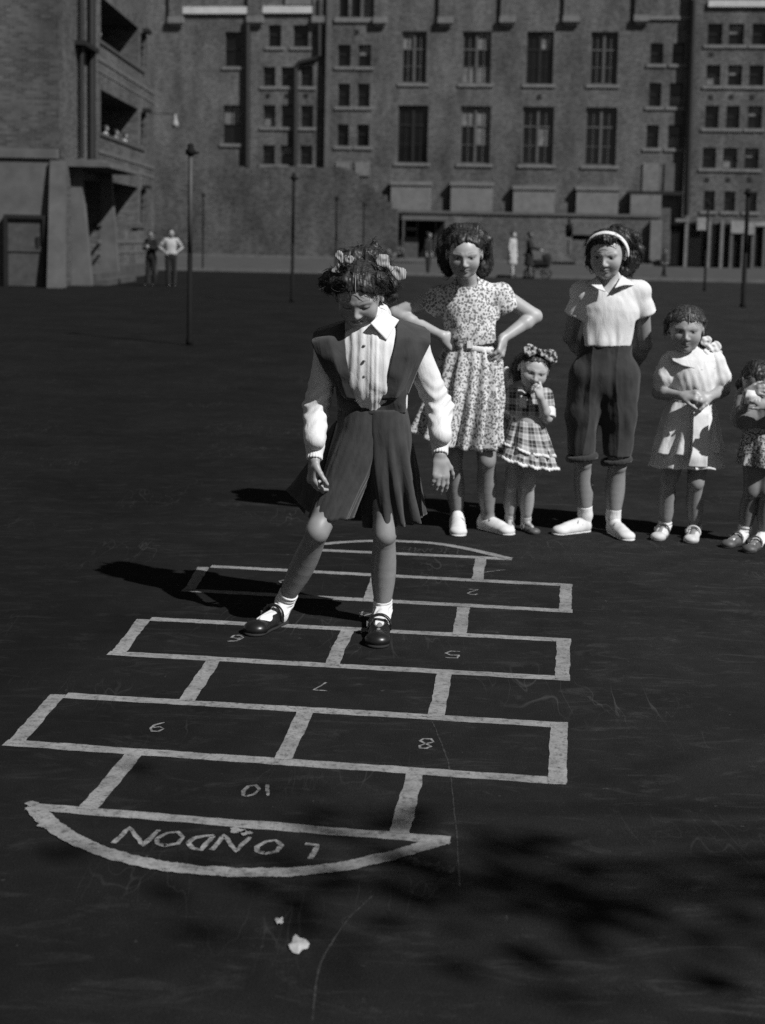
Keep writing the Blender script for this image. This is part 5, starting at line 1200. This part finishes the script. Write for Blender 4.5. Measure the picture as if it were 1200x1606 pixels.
    for (px, py, Yc, rr_) in ((813, 590, 6.84, .022), (811, 578, 6.86, .026), (818, 566, 6.84, .03), (832, 560, 6.84, .035)): S_.ell(P(px, py, Yc), (rr_,) * 3, None, .02)
    S_.cone(P(820, 562, 6.86), P(808, 568, 6.88), .02, .008, .01)
    hair_obj('hair', S_, M_hairb, r, c, R, h, .004, (12, 4, 4), 70, .035, 8, .2, .8)
    bow('hair_bow', M_plaid_bow, r, P(845, 551, 6.76), P(831, 549, 6.75), P(864, 558, 6.77), .040, (P(868, 566, 6.78),), nrm=V3(.1, -1, .3))
def pb(n, b, tc, _):
    w_ = N(n, 'ShaderNodeTexNoise', i_Scale=60.0, i_Detail=1); n.links.new(tc.outputs['Object'], w_.inputs['Vector']); n.links.new(mrange(n, w_.outputs[0], .48, .58, .012, .28), b.inputs['Base Color'])
M_plaid_bow = mat('dark_checked_ribbon', .05, .6, .3, build=pb)
toddler()

# ---------------- the girl with the white hairband, hands behind her back
def hairband_girl():
    Y = 6.86; g_ = G(945, 840); r = empty('person', (g_[0], g_[1], 0), 'girl with white hairband, white short sleeved blouse and dark turned up breeches', 'girl')
    Fh = unit(V3(-.30, -.92, -.22)); R = frame(Fh, .0); h = .216; c = P(948.5, 404.5, 6.74) - .335 * h * Fh
    J = dict(s=1.05, bf=V3(0, -1, 0), shl=P(911, 459, Y), shr=P(1003, 456, Y), chest=P(956, 485, Y), waist=P(950, 540, Y), pelvis=P(947, 590, Y), cw=.130, ww=.103, pw=.112)
    el, wl = P(894, 528, Y + .10), P(928, 575, Y + .17); er, wr = P(1011, 540, Y + .08), P(984, 590, Y + .16)
    kl, al = P(914, 725, 6.86), P(918, 808, 6.90); kr, ar = P(968, 730, 6.85), P(962, 812, 6.88); tl, tr = G(869, 839), G(988, 849)
    S_ = SDF(.0035); core(S_, J); S_.cone(P(956, 452, Y), c - h * (.16 * R[1] + .32 * R[2]), .050, .046, .02); head(S_, c, R, h, 0)
    arm(S_, J['shl'], el, wl, 1.08); arm(S_, J['shr'], er, wr, 1.15); hand(S_, wl, V3(.8, .2, -.5), V3(0, 1, 0), .15, .6); hand(S_, wr, V3(-.8, .2, -.5), V3(0, 1, 0), .15, .6, thumb=-1)
    leg(S_, P(925, 600, Y), kl, al, 1.05); leg(S_, P(970, 600, Y), kr, ar, 1.08); foot(S_, al, tl, .027); foot(S_, ar, tr, .027)
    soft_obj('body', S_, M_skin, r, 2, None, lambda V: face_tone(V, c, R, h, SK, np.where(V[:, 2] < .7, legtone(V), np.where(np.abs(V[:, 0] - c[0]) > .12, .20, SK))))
    shoe(r, al, tl, M_whitecanvas, kl, lace=True, low=False, sock_h=.05, sock_r=.036, sole=M_paleleather, L=.215, ribs=False); shoe(r, ar, tr, M_whitecanvas, kr, lace=True, low=False, sock_h=.05, sock_r=.036, sole=M_paleleather, L=.215, ribs=False)
    S_ = SDF(.0035); core(S_, J, .012); S_.cone(P(955, 500, Y - .01), P(950, 530, Y - .01), .125, .115, .04, (V3(0, -1, 0), .70))
    ul, ur = unit(P(899, 500, Y + .04) - J['shl']), unit(P(1014, 500, Y + .03) - J['shr'])
    S_.cone(J['shl'] + V3(.02, 0, 0), J['shl'] + ul * .13, .052, .056, .015); S_.cone(J['shr'] - V3(.02, 0, 0), J['shr'] + ur * .13, .054, .062, .015)
    q1, q2 = J['shl'] + ul * .112, J['shr'] + ur * .116; xc = J['chest'][0]
    S_.fn(lambda x, y, z: np.where(x < xc - .118, (x - q1[0]) * ul[0] + (y - q1[1]) * ul[1] + (z - q1[2]) * ul[2], np.where(x > xc + .118, (x - q2[0]) * ur[0] + (y - q2[1]) * ur[1] + (z - q2[2]) * ur[2], -1.0)))
    S_.cut(P(950, 541, Y), V3(0, 0, -1)); S_.cone(P(956, 452, Y), P(955, 442, Y), .075, .066, .02)
    vt, vb = P(955, 440, Y)[2], P(955, 463, Y)[2]; vx = P(955, 463, Y)[0]
    S_.fn(lambda x, y, z: np.minimum(np.minimum((z - vb) * .95 - np.abs(x - vx) * .72 * 1.0, Y - .01 - y), .02) * .7, .002)
    soft_obj('blouse', S_, M_white, r, 1, folds(14, .006, (11, 11, 6), lambda V: .0028 * np.sin(V[:, 0] * 150 + 6 * fbm(V * V3(7, 7, 5), 4, 2)) * np.exp(-((V[:, 2] - P(950, 535, Y)[2]) / .04) ** 2)))
    for pts in ([(975, 432, 6.83), (1000, 448, 6.82), (980, 446, 6.755), (964, 452, 6.745)], [(937, 434, 6.81), (922, 444, 6.80), (936, 452, 6.75), (950, 458, 6.745)]):
        q = [P(*a) for a in pts]; grid_cloth('collar', M_white, r, [[q[0], q[1]], [q[3], q[2]]], .004, .003, 3, 10, 10)
    # breeches
    S_ = SDF(.004); S_.cone(P(950, 549, Y), P(948, 585, Y), .126, .148, .04, (V3(0, -1, 0), .74))
    S_.chain([P(922, 590, Y), P(914, 650, Y), P(913, 708, Y - .01)], [.098, .079, .067], .03); S_.chain([P(971, 590, Y), P(971, 650, Y), P(968, 714, Y - .02)], [.104, .088, .067], .03)
    xL, xR = lambda z: np.interp(z, [.4, .8], [P(912, 700, Y)[0], P(924, 600, Y)[0]]), lambda z: np.interp(z, [.4, .8], [P(966, 700, Y)[0], P(962, 600, Y)[0]])
    def crease(V):
        z = V[:, 2]; fr_ = (V[:, 1] < Y - .02) * 1.0; d = 0
        for X_ in (xL(z), xR(z)): d = d + .005 * np.exp(-np.abs(V[:, 0] - X_ - .006 * np.sin(z * 14)) / .007) - .0025 * np.exp(-((V[:, 0] - X_ + .028) / .012) ** 2) - .002 * np.exp(-((V[:, 0] - X_ - .03) / .014) ** 2)
        return fr_ * d
    S_.cut(P(913, 712, Y), V3(0, 0, -1)); S_.cut(P(950, 538, Y), V3(0, 0, 1))
    soft_obj('breeches', S_, M_trouser, r, 1, folds(9, .009, (9, 9, 5), crease))
    S_ = SDF(.0035); S_.cone(P(950, 538, Y), P(950, 547, Y), .122, .126, .006, (V3(0, -1, 0), .72)); soft_obj('waistband', S_, M_trouser, r)
    for a, b, rr_ in ((P(912, 712, Y - .01), P(913, 722, Y - .01), .067), (P(968, 718, Y - .02), P(968, 727, Y - .02), .068)):
        S_ = SDF(.0035)
        for t in np.linspace(0, 2 * math.pi, 25)[:-1]:
            S_.cone((a + b) / 2 + V3(rr_ * math.cos(t), rr_ * .95 * math.sin(t), .012 * math.cos(t)), (a + b) / 2 + V3(rr_ * math.cos(t + .27), rr_ * .95 * math.sin(t + .27), .012 * math.cos(t + .27)), .014, .014, .004, (V3(math.cos(t), math.sin(t), 0), .75))
        soft_obj('trouser_cuff', S_, M_trouser, r, 1, folds(3, .004, (16, 16, 16)))
    L = lambda x, y, z: c + h * (x * R[0] + y * R[1] + z * R[2])
    S_ = SDF(.0035); S_.ell(L(0, -.10, .16), (.43 * h, .47 * h, .39 * h), R, .01)
    S_.fn(lambda x, y, z: np.minimum(((x - c[0]) * R[1, 0] + (y - c[1]) * R[1, 1] + (z - c[2]) * R[1, 2]) / h - .0, .29 - .5 * (((x - c[0]) * R[0, 0] + (y - c[1]) * R[0, 1] + (z - c[2]) * R[0, 2]) / h) ** 2 - ((x - c[0]) * R[2, 0] + (y - c[1]) * R[2, 1] + (z - c[2]) * R[2, 2]) / h) * h * .8, .006)
    for (px, py, Yc, rr_) in ((928, 385, 6.80, .026), (926, 398, 6.82, .026), (927, 411, 6.84, .026), (932, 418, 6.88, .024), (937, 375, 6.75, .022), (948, 374, 6.725, .024), (960, 376, 6.735, .022), (990, 375, 6.9, .045), (994, 392, 6.92, .045), (990, 408, 6.92, .045), (982, 422, 6.92, .036), (998, 402, 6.95, .03), (970, 372, 6.92, .06)):
        S_.ell(P(px, py, Yc), (rr_,) * 3, None, .02)
    hair_obj('hair', S_, M_hair, r, c, R, h, .008, (9, 6, 6), 150, .04, 15, 0, 1.4)
    S_ = SDF(.003); u2 = unit(R[2] + .18 * R[1]); pts = [L(0, .06, .06) + h * (.475 * math.cos(t) * R[0] + .475 * math.sin(t) * u2) for t in np.linspace(-.05, math.pi + .05, 26)]; f2 = unit(np.cross(R[0], u2))
    for i in range(25): m_ = unit((pts[i] + pts[i + 1]) / 2 - L(0, .06, .06)); S_.cone(pts[i], pts[i + 1], .017, .017, .002, (m_, .35))
    soft_obj('hairband', S_, M_white, r)
hairband_girl()

# ---------------- the small girl in white with a sash
def sash_girl():
    Y = 6.84; g_ = G(1067, 845); r = empty('person', (g_[0], g_[1], 0), 'small girl in pale puff sleeved frock with long white sash, hands clasped at her waist', 'girl')
    Fh = unit(V3(-.16, -.97, -.14)); R = frame(Fh, .0); h = .207; c = P(1076.5, 521, 6.73) - .335 * h * Fh
    J = dict(s=.85, bf=V3(0, -1, 0), shl=P(1054, 569, Y), shr=P(1121, 568, Y), chest=P(1088, 585, Y), waist=P(1086, 622, Y), pelvis=P(1083, 665, Y), cw=.105, ww=.098, pw=.11, fl=.74)
    el, wl = P(1033, 616, Y - .0), P(1070, 621, Y - .13); er, wr = P(1135, 612, Y - .0), P(1113, 622, Y - .13)
    kl, al = P(1049, 755, 6.82), P(1043, 824, 6.88); kr, ar = P(1091, 757, 6.80), P(1090, 829, 6.86); tl, tr = G(1030, 849), G(1083, 853)
    S_ = SDF(.0035); core(S_, J); S_.cone(P(1084, 560, Y), c - h * (.14 * R[1] + .32 * R[2]), .044, .043, .02); head(S_, c, R, h, .5)
    arm(S_, J['shl'], el, wl, .95); arm(S_, J['shr'], er, wr, .95)
    hand(S_, wl, unit(P(1092, 620, Y - .17) - wl), V3(-.1, -.8, .55), .135, .75, thumb=1); hand(S_, wr, unit(P(1094, 622, Y - .175) - wr), V3(.1, -.8, .55), .135, .8, thumb=-1)
    leg(S_, P(1066, 690, Y), kl, al, .95); leg(S_, P(1099, 690, Y), kr, ar, .95); foot(S_, al, tl, .024); foot(S_, ar, tr, .024)
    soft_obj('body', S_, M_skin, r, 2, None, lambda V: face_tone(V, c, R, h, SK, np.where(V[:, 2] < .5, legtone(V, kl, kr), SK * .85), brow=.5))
    shoe(r, al, tl, M_paleleather, kl, strap=M_greyleather, sock_h=.03, sock_r=.031, L=.19, sole=M_greyleather); shoe(r, ar, tr, M_paleleather, kr, strap=M_paleleather, sock_h=.02, sock_r=.031, L=.19, sole=M_greyleather)
    S_ = SDF(.0035); core(S_, J, .012); S_.ell(P(1086, 592, Y - .03), (.105, .085, .11), None, .03); S_.cone(P(1086, 566, Y), P(1083, 556, Y - .01), .062, .054, .03); S_.cut(P(1086, 630, Y), V3(0, 0, -1))
    for sh, e_ in ((J['shl'], el), (J['shr'], er)):
        d = unit(e_ - sh + V3(0, 0, -.02)); S_.cone(sh + V3(0, 0, -.0), sh + d * .075, .052, .064, .015); S_.cone(sh + d * .09, sh + d * .118, .055, .047, .006)
    S_.ell(P(1081, 553, Y - .05), (.04, .06, .022), None, .006, op='s')
    soft_obj('frock_bodice', S_, M_white, r, 1, folds(24, .006, (13, 13, 8), lambda V: .0010 * np.sin(V[:, 0] * 170 + V[:, 2] * 60)))
    y0 = Y - .125
    grid_cloth('bib_collar', M_white, r, [[P(1046, 551, Y - .055), P(1062, 549, Y - .05), P(1096, 547, Y - .045), P(1124, 556, Y - .03)], [P(1052, 560, Y - .066), P(1070, 565, Y - .088), P(1100, 565, Y - .088), P(1124, 563, Y - .05)], [P(1056, 566, Y - .078), P(1070, 573, Y - .100), P(1100, 581, Y - .106), P(1122, 578, Y - .066)]], .004, .003, 6, 30, 16)
    def K(t, xl, xr, y, Yc, ratio): a = P(xl, y, Yc); b = P(xr, y, Yc); return (t, (a + b) / 2, (b[0] - a[0]) / 2, (b[0] - a[0]) / 2 * ratio)
    skirt('frock_skirt', M_sheer, r, [K(0, 1050, 1121, 626, Y, .8), K(.25, 1040, 1124, 650, Y, .85), K(1, 1024, 1133, 708, Y, .75)], 9, .12, 41, fold=.9, a0=.03, wav=.004)
    skirt('frill', M_sheer, r, [K(0, 1030, 1126, 698, Y, .75), K(1, 1022, 1132, 731, Y, .75)], 11, .09, 43, fold=.8, a0=.05, nr=14, wav=.004)
    grid_cloth('sash', M_white, r, [[P(1087, 626, Y - .105), P(1098, 625, Y - .112), P(1112, 626, Y - .10)], [P(1088, 650, Y - .155), P(1098, 650, Y - .150), P(1112, 650, Y - .145)], [P(1086, 706, Y - .175), P(1098, 706, Y - .175), P(1110, 706, Y - .165)], [P(1079, 732, Y - .185), P(1094, 733, Y - .185), P(1109, 733, Y - .175)]], .004, .010, 8, 24, 40)
    S_ = SDF(.0035); S_.cone(P(1086, 622, Y), P(1086, 630, Y), .112, .112, .006, (V3(0, -1, 0), .82)); soft_obj('waist_sash', S_, M_white, r, 1, folds(6, .003, (12, 12, 40)))
    L = lambda x, y, z: c + h * (x * R[0] + y * R[1] + z * R[2])
    S_ = SDF(.003); S_.ell(L(0, -.085, .155), (.43 * h, .475 * h, .40 * h), R, .01); S_.ell(L(.34, .02, .10), (.10 * h, .16 * h, .18 * h), R, .02); S_.ell(L(-.34, .02, .12), (.10 * h, .16 * h, .18 * h), R, .02)
    S_.fn(lambda x, y, z: np.minimum(((x - c[0]) * R[1, 0] + (y - c[1]) * R[1, 1] + (z - c[2]) * R[1, 2]) / h - .02, .235 - .15 * (((x - c[0]) * R[0, 0] + (y - c[1]) * R[0, 1] + (z - c[2]) * R[0, 2]) / h) ** 2 - ((x - c[0]) * R[2, 0] + (y - c[1]) * R[2, 1] + (z - c[2]) * R[2, 2]) / h) * h * .8, .006)
    bp = [L(.38, -.12, .0), L(.40, -.2, -.16), L(.41, -.22, -.30), L(.42, -.2, -.42), L(.44, -.18, -.55)]
    for i in range(4): S_.cone(bp[i], bp[i + 1], .022 - .002 * i, .020 - .002 * i, .006)
    hp = [L(-.34, .1, .30), L(-.40, .02, .22), L(-.41, -.04, .08), L(-.40, -.1, -.05)]
    for i in range(3): S_.cone(hp[i], hp[i + 1], .014, .014, .008)
    hair_obj('hair', S_, M_hairl, r, c, R, h, .0045, (14, 3, 4), 80, .03, 12, 0, .8)
    mb = MB(); mb.tube([L(.04 + .03 * math.sin(t), -.085 + .485 * math.cos(t), .155 + .41 * math.sin(t)) for t in np.linspace(.12, 1.2, 9)], [.001, .002, .002, .002, .002, .002, .002, .0016, .001], 6); mb.build('hair_parting', M_parting, r, True)
    b0 = P(1112, 545, 6.80); bow('hair_ribbon', M_white, r, b0, P(1108, 536, 6.80), P(1122, 544, 6.82), .034, (P(1108, 552, 6.79), P(1128, 554, 6.82)), nrm=V3(-.1, -1, .2))
M_sheer = cloth('thin_pale_cotton', .58, var=.15)
sash_girl()

# ---------------- the child half out of the picture at the right edge
def edge_child():
    Y = 6.70; g_ = G(1186, 856); r = empty('person', (g_[0], g_[1], 0), 'child cut off by the right edge, looking down, in speckled skirt and white socks', 'child')
    Fh = unit(V3(-.45, -.75, -.48)); R = frame(Fh, .0); h = .19; c = P(1190, 601, 6.70)
    J = dict(s=.8, bf=unit(V3(-.5, -.9, 0)), shl=P(1170, 625, Y), shr=P(1222, 628, Y), chest=P(1196, 638, Y), waist=P(1196, 662, Y), pelvis=P(1196, 690, Y), cw=.10, ww=.088, pw=.10, fl=.78)
    el, wl = P(1166, 652, Y - .05), P(1172, 616, Y - .16); er, wr = P(1228, 660, Y - .08), P(1200, 636, Y - .18)
    kl, al = P(1179, 770, 6.68), P(1168, 834, 6.74); kr, ar = P(1203, 772, 6.66), P(1199, 840, 6.70); tl, tr = G(1137, 860), G(1172, 868)
    S_ = SDF(.0035); core(S_, J); S_.cone(P(1196, 626, Y), c - h * (.1 * R[1] + .3 * R[2]), .04, .042, .02); head(S_, c, R, h, .7)
    arm(S_, J['shl'], el, wl, .85); arm(S_, J['shr'], er, wr, .85); hand(S_, wl, unit(P(1187, 612, Y - .19) - wl), V3(-.2, -.8, .5), .12, .5, thumb=-1); hand(S_, wr, unit(P(1188, 626, Y - .2) - wr), V3(.2, -.9, .3), .12, .6, thumb=-1)
    leg(S_, P(1184, 700, Y), kl, al, .9); leg(S_, P(1208, 700, Y), kr, ar, .9); foot(S_, al, tl, .022); foot(S_, ar, tr, .022)
    soft_obj('body', S_, M_skin, r, 2, None, lambda V: face_tone(V, c, R, h, SK * .7, np.where(V[:, 2] < .5, .12, SK * .7)))
    shoe(r, al, tl, M_greyleather, kl, strap=M_greyleather, sock_h=.045, sock_r=.032, L=.18); shoe(r, ar, tr, M_greyleather, kr, strap=M_greyleather, sock_h=.03, sock_r=.032, L=.18)
    S_ = SDF(.0035); core(S_, J, .012); S_.cut(P(1196, 668, Y), V3(0, 0, -1)); d = unit(el - J['shl']); S_.cone(J['shl'], J['shl'] + d * .10, .05, .062, .015); S_.cone(J['shr'], J['shr'] + unit(er - J['shr']) * .1, .05, .06, .015)
    soft_obj('jumper', S_, M_greycloth, r, 1, folds(24, .005, (13, 13, 8)))
    def K(t, xl, xr, y, Yc, ratio): a = P(xl, y, Yc); b = P(xr, y, Yc); return (t, (a + b) / 2, (b[0] - a[0]) / 2, (b[0] - a[0]) / 2 * ratio)
    skirt('pleated_skirt', M_speckle, r, [K(0, 1170, 1222, 660, Y, .9), K(1, 1157, 1236, 729, Y, .85)], 9, .14, 51, fold=.5, a0=.02, wav=.004)
    L = lambda x, y, z: c + h * (x * R[0] + y * R[1] + z * R[2])
    S_ = SDF(.0035); S_.ell(L(0, -.09, .15), (.42 * h, .46 * h, .385 * h), R, .01)
    S_.fn(lambda x, y, z: np.minimum(((x - c[0]) * R[1, 0] + (y - c[1]) * R[1, 1] + (z - c[2]) * R[1, 2]) / h - .06, .26 - ((x - c[0]) * R[2, 0] + (y - c[1]) * R[2, 1] + (z - c[2]) * R[2, 2]) / h) * h * .8, .006)
    for a in ((.40, -.05, -.05), (.40, -.1, -.22), (-.40, -.05, -.05), (-.40, -.1, -.22)): S_.ell(L(*a), (.03,) * 3, None, .02)
    hair_obj('hair', S_, M_hairb, r, c, R, h, .006, (10, 4, 4), 50, .03, 12, 0, .8)
    q = [P(1167, 633, Y - .19), P(1180, 634, Y - .20), P(1192, 632, Y - .20)]; q2 = [P(1168, 622, Y - .20), P(1180, 620, Y - .21), P(1194, 620, Y - .20)]; q3 = [P(1172, 611, Y - .19), P(1182, 612, Y - .19), P(1193, 614, Y - .18)]
    o = grid_cloth('paper_sheet', M_white, None, [q3, q2, q], .001, .006, 3, 14, 12); tag(o, 'crumpled white sheet of paper held up by the child at the right edge', 'paper')
M_greycloth = cloth('grey_knit', .14)
edge_child()

# ---------------- people far off in the yard
def far_person(px, yfoot, ytop, label, cat, top, legs_m, skin=.3, arms='down', skirt_=False, Y=None, xyz=None, H=None, hairm=None, bare_arm=False, turn=0.0, vox=.012, stride=.06, group=None):
    b = np.array(xyz, dtype=float) if xyz is not None else G(px, yfoot); Yp = b[1]; H = H or P(px, ytop, Yp)[2]; s_ = H / 1.65; r = empty('person', b, label, cat, group)
    Q = lambda x, y, z: b + s_ * V3(x * math.cos(turn) - y * math.sin(turn), x * math.sin(turn) + y * math.cos(turn), z)
    f = Q(0, -1, 0) - Q(0, 0, 0); f = unit(f); R = frame(f + V3(0, 0, -.1)); h = .225 * s_; c = Q(0, -.02, 1.53)
    J = dict(s=s_ * 1.05, bf=f, shl=Q(-.16, 0, 1.33), shr=Q(.16, 0, 1.33), chest=Q(0, 0, 1.2), waist=Q(0, 0, 1.0), pelvis=Q(0, 0, .86), cw=.15 * s_, ww=.125 * s_, pw=.145 * s_)
    if arms == 'down': E_ = [(Q(-.21, .02, 1.06), Q(-.2, -.05, .82)), (Q(.21, .02, 1.06), Q(.2, -.05, .82))]
    elif arms == 'hips': E_ = [(Q(-.34, .05, 1.12), Q(-.16, -.05, .98)), (Q(.34, .05, 1.12), Q(.16, -.05, .98))]
    elif arms == 'front': E_ = [(Q(-.2, -.1, 1.08), Q(-.1, -.42, 1.02)), (Q(.2, -.1, 1.08), Q(.1, -.42, 1.02))]
    else: E_ = [(Q(-.22, -.05, 1.1), Q(-.05, -.2, 1.12)), (Q(.22, -.05, 1.1), Q(.05, -.2, 1.15))]
    S_ = SDF(vox); core(S_, J); S_.cone(Q(0, 0, 1.36), Q(0, 0, 1.46), .055 * s_, .05 * s_, .02); head(S_, c, R, h)
    for (sh, (e_, w_)) in zip((J['shl'], J['shr']), E_):
        arm(S_, sh, e_, w_, 1.2 * s_); hand(S_, w_, (w_ - e_), f, .17 * s_, .4)
    A_ = [Q(-.09, -stride, .07), Q(.09, stride, .07)]
    for i, sx in enumerate((-1, 1)): leg(S_, Q(sx * .085, 0, .85), Q(sx * .09, (-.5 if sx < 0 else .3) * stride - .02, .46), A_[i], 1.1 * s_, f); foot(S_, A_[i], A_[i] + f * .17 * s_, .03, b[2])
    soft_obj('body', S_, M_skin, r, 2, None, lambda V: face_tone(V, c, R, h, skin, np.full(len(V), skin)))
    S_ = SDF(vox); core(S_, J, .014)
    for (sh, (e_, w_)) in zip((J['shl'], J['shr']), E_):
        S_.cone(sh, sh + (e_ - sh) * (.6 if bare_arm else 1), .06 * s_, .055 * s_, .02)
        if not bare_arm: S_.cone(e_, e_ + (w_ - e_) * .9, .052 * s_, .042 * s_, .02)
    S_.cut(Q(0, 0, .93 if not skirt_ else .9), V3(0, 0, -1)); soft_obj('shirt' if not skirt_ else 'dress_bodice', S_, top, r, 1, folds(3, .006))
    S_ = SDF(vox)
    if skirt_: S_.cone(Q(0, 0, .98), Q(0, 0, .52), .135 * s_, .21 * s_, .02, (f, .8)); S_.cut(Q(0, 0, .46), V3(0, 0, -1)); soft_obj('skirt', S_, legs_m, r, 1, folds(3, .008))
    else:
        S_.cone(Q(0, 0, .96), Q(0, 0, .86), .14 * s_, .155 * s_, .02, (f, .75))
        for i, sx in enumerate((-1, 1)): S_.chain([Q(sx * .085, 0, .85), Q(sx * .09, (-.5 if sx < 0 else .3) * stride - .01, .46), A_[i] + V3(0, 0, .02)], [.095 * s_, .075 * s_, .065 * s_], .02)
        soft_obj('trousers', S_, legs_m, r, 1, folds(3, .006))
    L = lambda x, y, z: c + h * (x * R[0] + y * R[1] + z * R[2])
    S_ = SDF(vox * .8); S_.ell(L(0, -.10, .17), (.43 * h, .46 * h, .39 * h), R, .01); S_.cut(L(0, .26, .26), .8 * R[1] - .6 * R[2]); soft_obj('hair', S_, hairm or M_hair, r, 1, folds(3, .006, (30, 30, 30)))
    for i in (0, 1): shoe(r, A_[i], A_[i] + f * .2 * s_, M_leather, A_[i] + V3(0, 0, .4), sock_h=0, low=False, vox=.008, z0=b[2])
    return r
far_person(268, 449, 359, 'far off youth in white shirt and dark trousers, hands on hips, by the tenement corner', 'boy', M_white2, M_black, arms='hips', skin=.2, bare_arm=True, turn=.3)
far_person(237, 448, 361, 'far off boy in all dark clothes standing beside the youth in the white shirt', 'boy', M_black, M_black, arms='folded', skin=.14, turn=-.4)
far_person(803, 434, 363, 'far off woman in a pale dress walking across the street beside the pram', 'woman', M_palecoat, M_palecoat, skirt_=True, turn=.9, hairm=M_hairb, stride=.1)
w_ = far_person(829, 437, 363, 'far off woman in a dark coat pushing the pram', 'woman', M_black, M_black, skirt_=True, arms='front', skin=.08, turn=1.2, stride=.1)
def pram(px, py):
    b = G(px, py); r = empty('pram', b, 'black pram with a folded hood being pushed along the far street', 'pram'); q = lambda x, y, z: b + V3(x, y, z)
    S_ = SDF(.015); S_.cone(q(-.32, 0, .62), q(.34, 0, .66), .2, .22, .02, (V3(0, 1, 0), .9)); S_.cut(q(0, 0, .76), V3(0, 0, 1)); soft_obj('body', S_, M_black, r)
    S_ = SDF(.015); S_.ell(q(.32, 0, .78), (.24, .22, .26), None, .01); S_.ell(q(.12, 0, .74), (.26, .19, .2), None, .01, op='s'); soft_obj('hood', S_, M_black, r)
    for sx in (-.34, .34):
        for sy in (-.22, .22):
            mb = MB(); pts = [q(sx + .2 * math.cos(t), sy, .21 + .2 * math.sin(t)) for t in np.linspace(0, 2 * math.pi, 21)]; mb.tube(pts, .016, 6)
            for t in np.linspace(0, math.pi, 5)[:-1]: mb.tube([q(sx + .2 * math.cos(t), sy, .21 + .2 * math.sin(t)), q(sx - .2 * math.cos(t), sy, .21 - .2 * math.sin(t))], .006, 4)
            mb.build('wheel', M_iron, r, True)
    mb = MB()
    for sy in (-.2, .2): mb.tube([q(-.3, sy, .68), q(-.6, sy, .98)], .014, 6); mb.tube([q(-.34, sy * 1.08, .21), q(0, sy, .42), q(.34, sy * 1.08, .21)], .014, 6)
    mb.tube([q(-.6, -.2, .98), q(-.6, .2, .98)], .016, 6); mb.build('handle_frame', M_iron, r, True)
pram(843, 437)
far_person(1041, 434, 391, 'far off small dark figure walking past the gate pier at the right', 'child', M_black, M_black, skin=.12, turn=.8, stride=.16)
far_person(671, 432, 364, 'far off dark figure standing by the market stall', 'man', M_black, M_black, skin=.14, turn=1.0, hairm=M_black)
for i, (px, hh, lab, tp, fl) in enumerate(((164, 8.0, 'pale figure alone on the topmost visible balcony of the tenement', 0, 7.15 - 1.0), (176, 5.2, 'figure nearest the corner pier on the middle balcony of the tenement', 0, 4.45 - 1.0), (192, 5.2, 'figure in the middle of the three leaning on the middle balcony', 1, 4.45 - 1.0), (206, 5.2, 'figure farthest along the three on the middle balcony', 0, 4.45 - 1.0))):
    y_ = lyz(px, 100)[0]; far_person(px, 0, 0, lab, 'person', M_palecoat if tp == 0 else M_greycloth, M_black, xyz=(LX - .38, y_ + .9, fl), H=1.42 if i else 1.5, turn=math.pi / 2, arms='folded', stride=0, vox=.014, skin=.16)

# ------------------------------------------------------------------ the tree behind the camera whose twigs shade the near tarmac
def tree():
    tip = G(800, 1400); b = np.array([tip[0] + 8.6, tip[1] - 3.0, 0]); r = empty('plane_tree', b, 'tall thin leaved tree beside the viewer at the right', 'tree')
    rr_ = random.Random(5); mb = MB(); mb.tube([b, b + V3(.05, 0, 2.5), b + V3(-.1, .1, 5), b + V3(-.2, .1, 9)], [.24, .19, .14, .04], 10)
    V = []; F = []
    for (px, py, dx) in ((700, 1330, .0), (760, 1345, .0), (640, 1400, .0), (760, 1420, .0), (840, 1425, .1), (560, 1390, .1), (660, 1372, .1), (960, 1410, .1), (720, 1395, 0), (470, 1270, .0), (700, 1450, 0), (800, 1380, 0)):
        e_ = G(px, py); e_ = e_ + SUN_TO * ((rr_.uniform(5.5, 7.5)) / SUN_TO[2]); st = b + V3(-.1, .05, rr_.uniform(4.0, 5.6)); mid = (st + e_) / 2 + V3(0, 0, .4)
        mb.tube([st, mid, e_], [.022, .014, .005], 5)
        for _ in range(13):
            p = e_ + V3(rr_.gauss(0, .30), rr_.gauss(0, .14), rr_.gauss(0, .25)); n_ = unit(V3(rr_.gauss(0, 1), rr_.gauss(0, 1), rr_.gauss(0, 1) + .6)); a = unit(np.cross(n_, V3(rr_.random(), rr_.random(), rr_.random()))); c_ = np.cross(n_, a); l_ = rr_.uniform(.04, .075); i0 = len(V)
            V += [p - a * l_, p + c_ * l_ * .6 + n_ * .01, p + a * l_, p - c_ * l_ * .6 + n_ * .01]; F.append((i0, i0 + 1, i0 + 2, i0 + 3))
    mb.build('trunk', M_bark, r, True); mesh_obj('crown', V, F, M_leaf, r)
M_bark = mat('bark', .12, .9, .1, var=.4, vscale=6); M_leaf = mat('leaf', .08, .6, .3, var=.3, vscale=3)
tree()
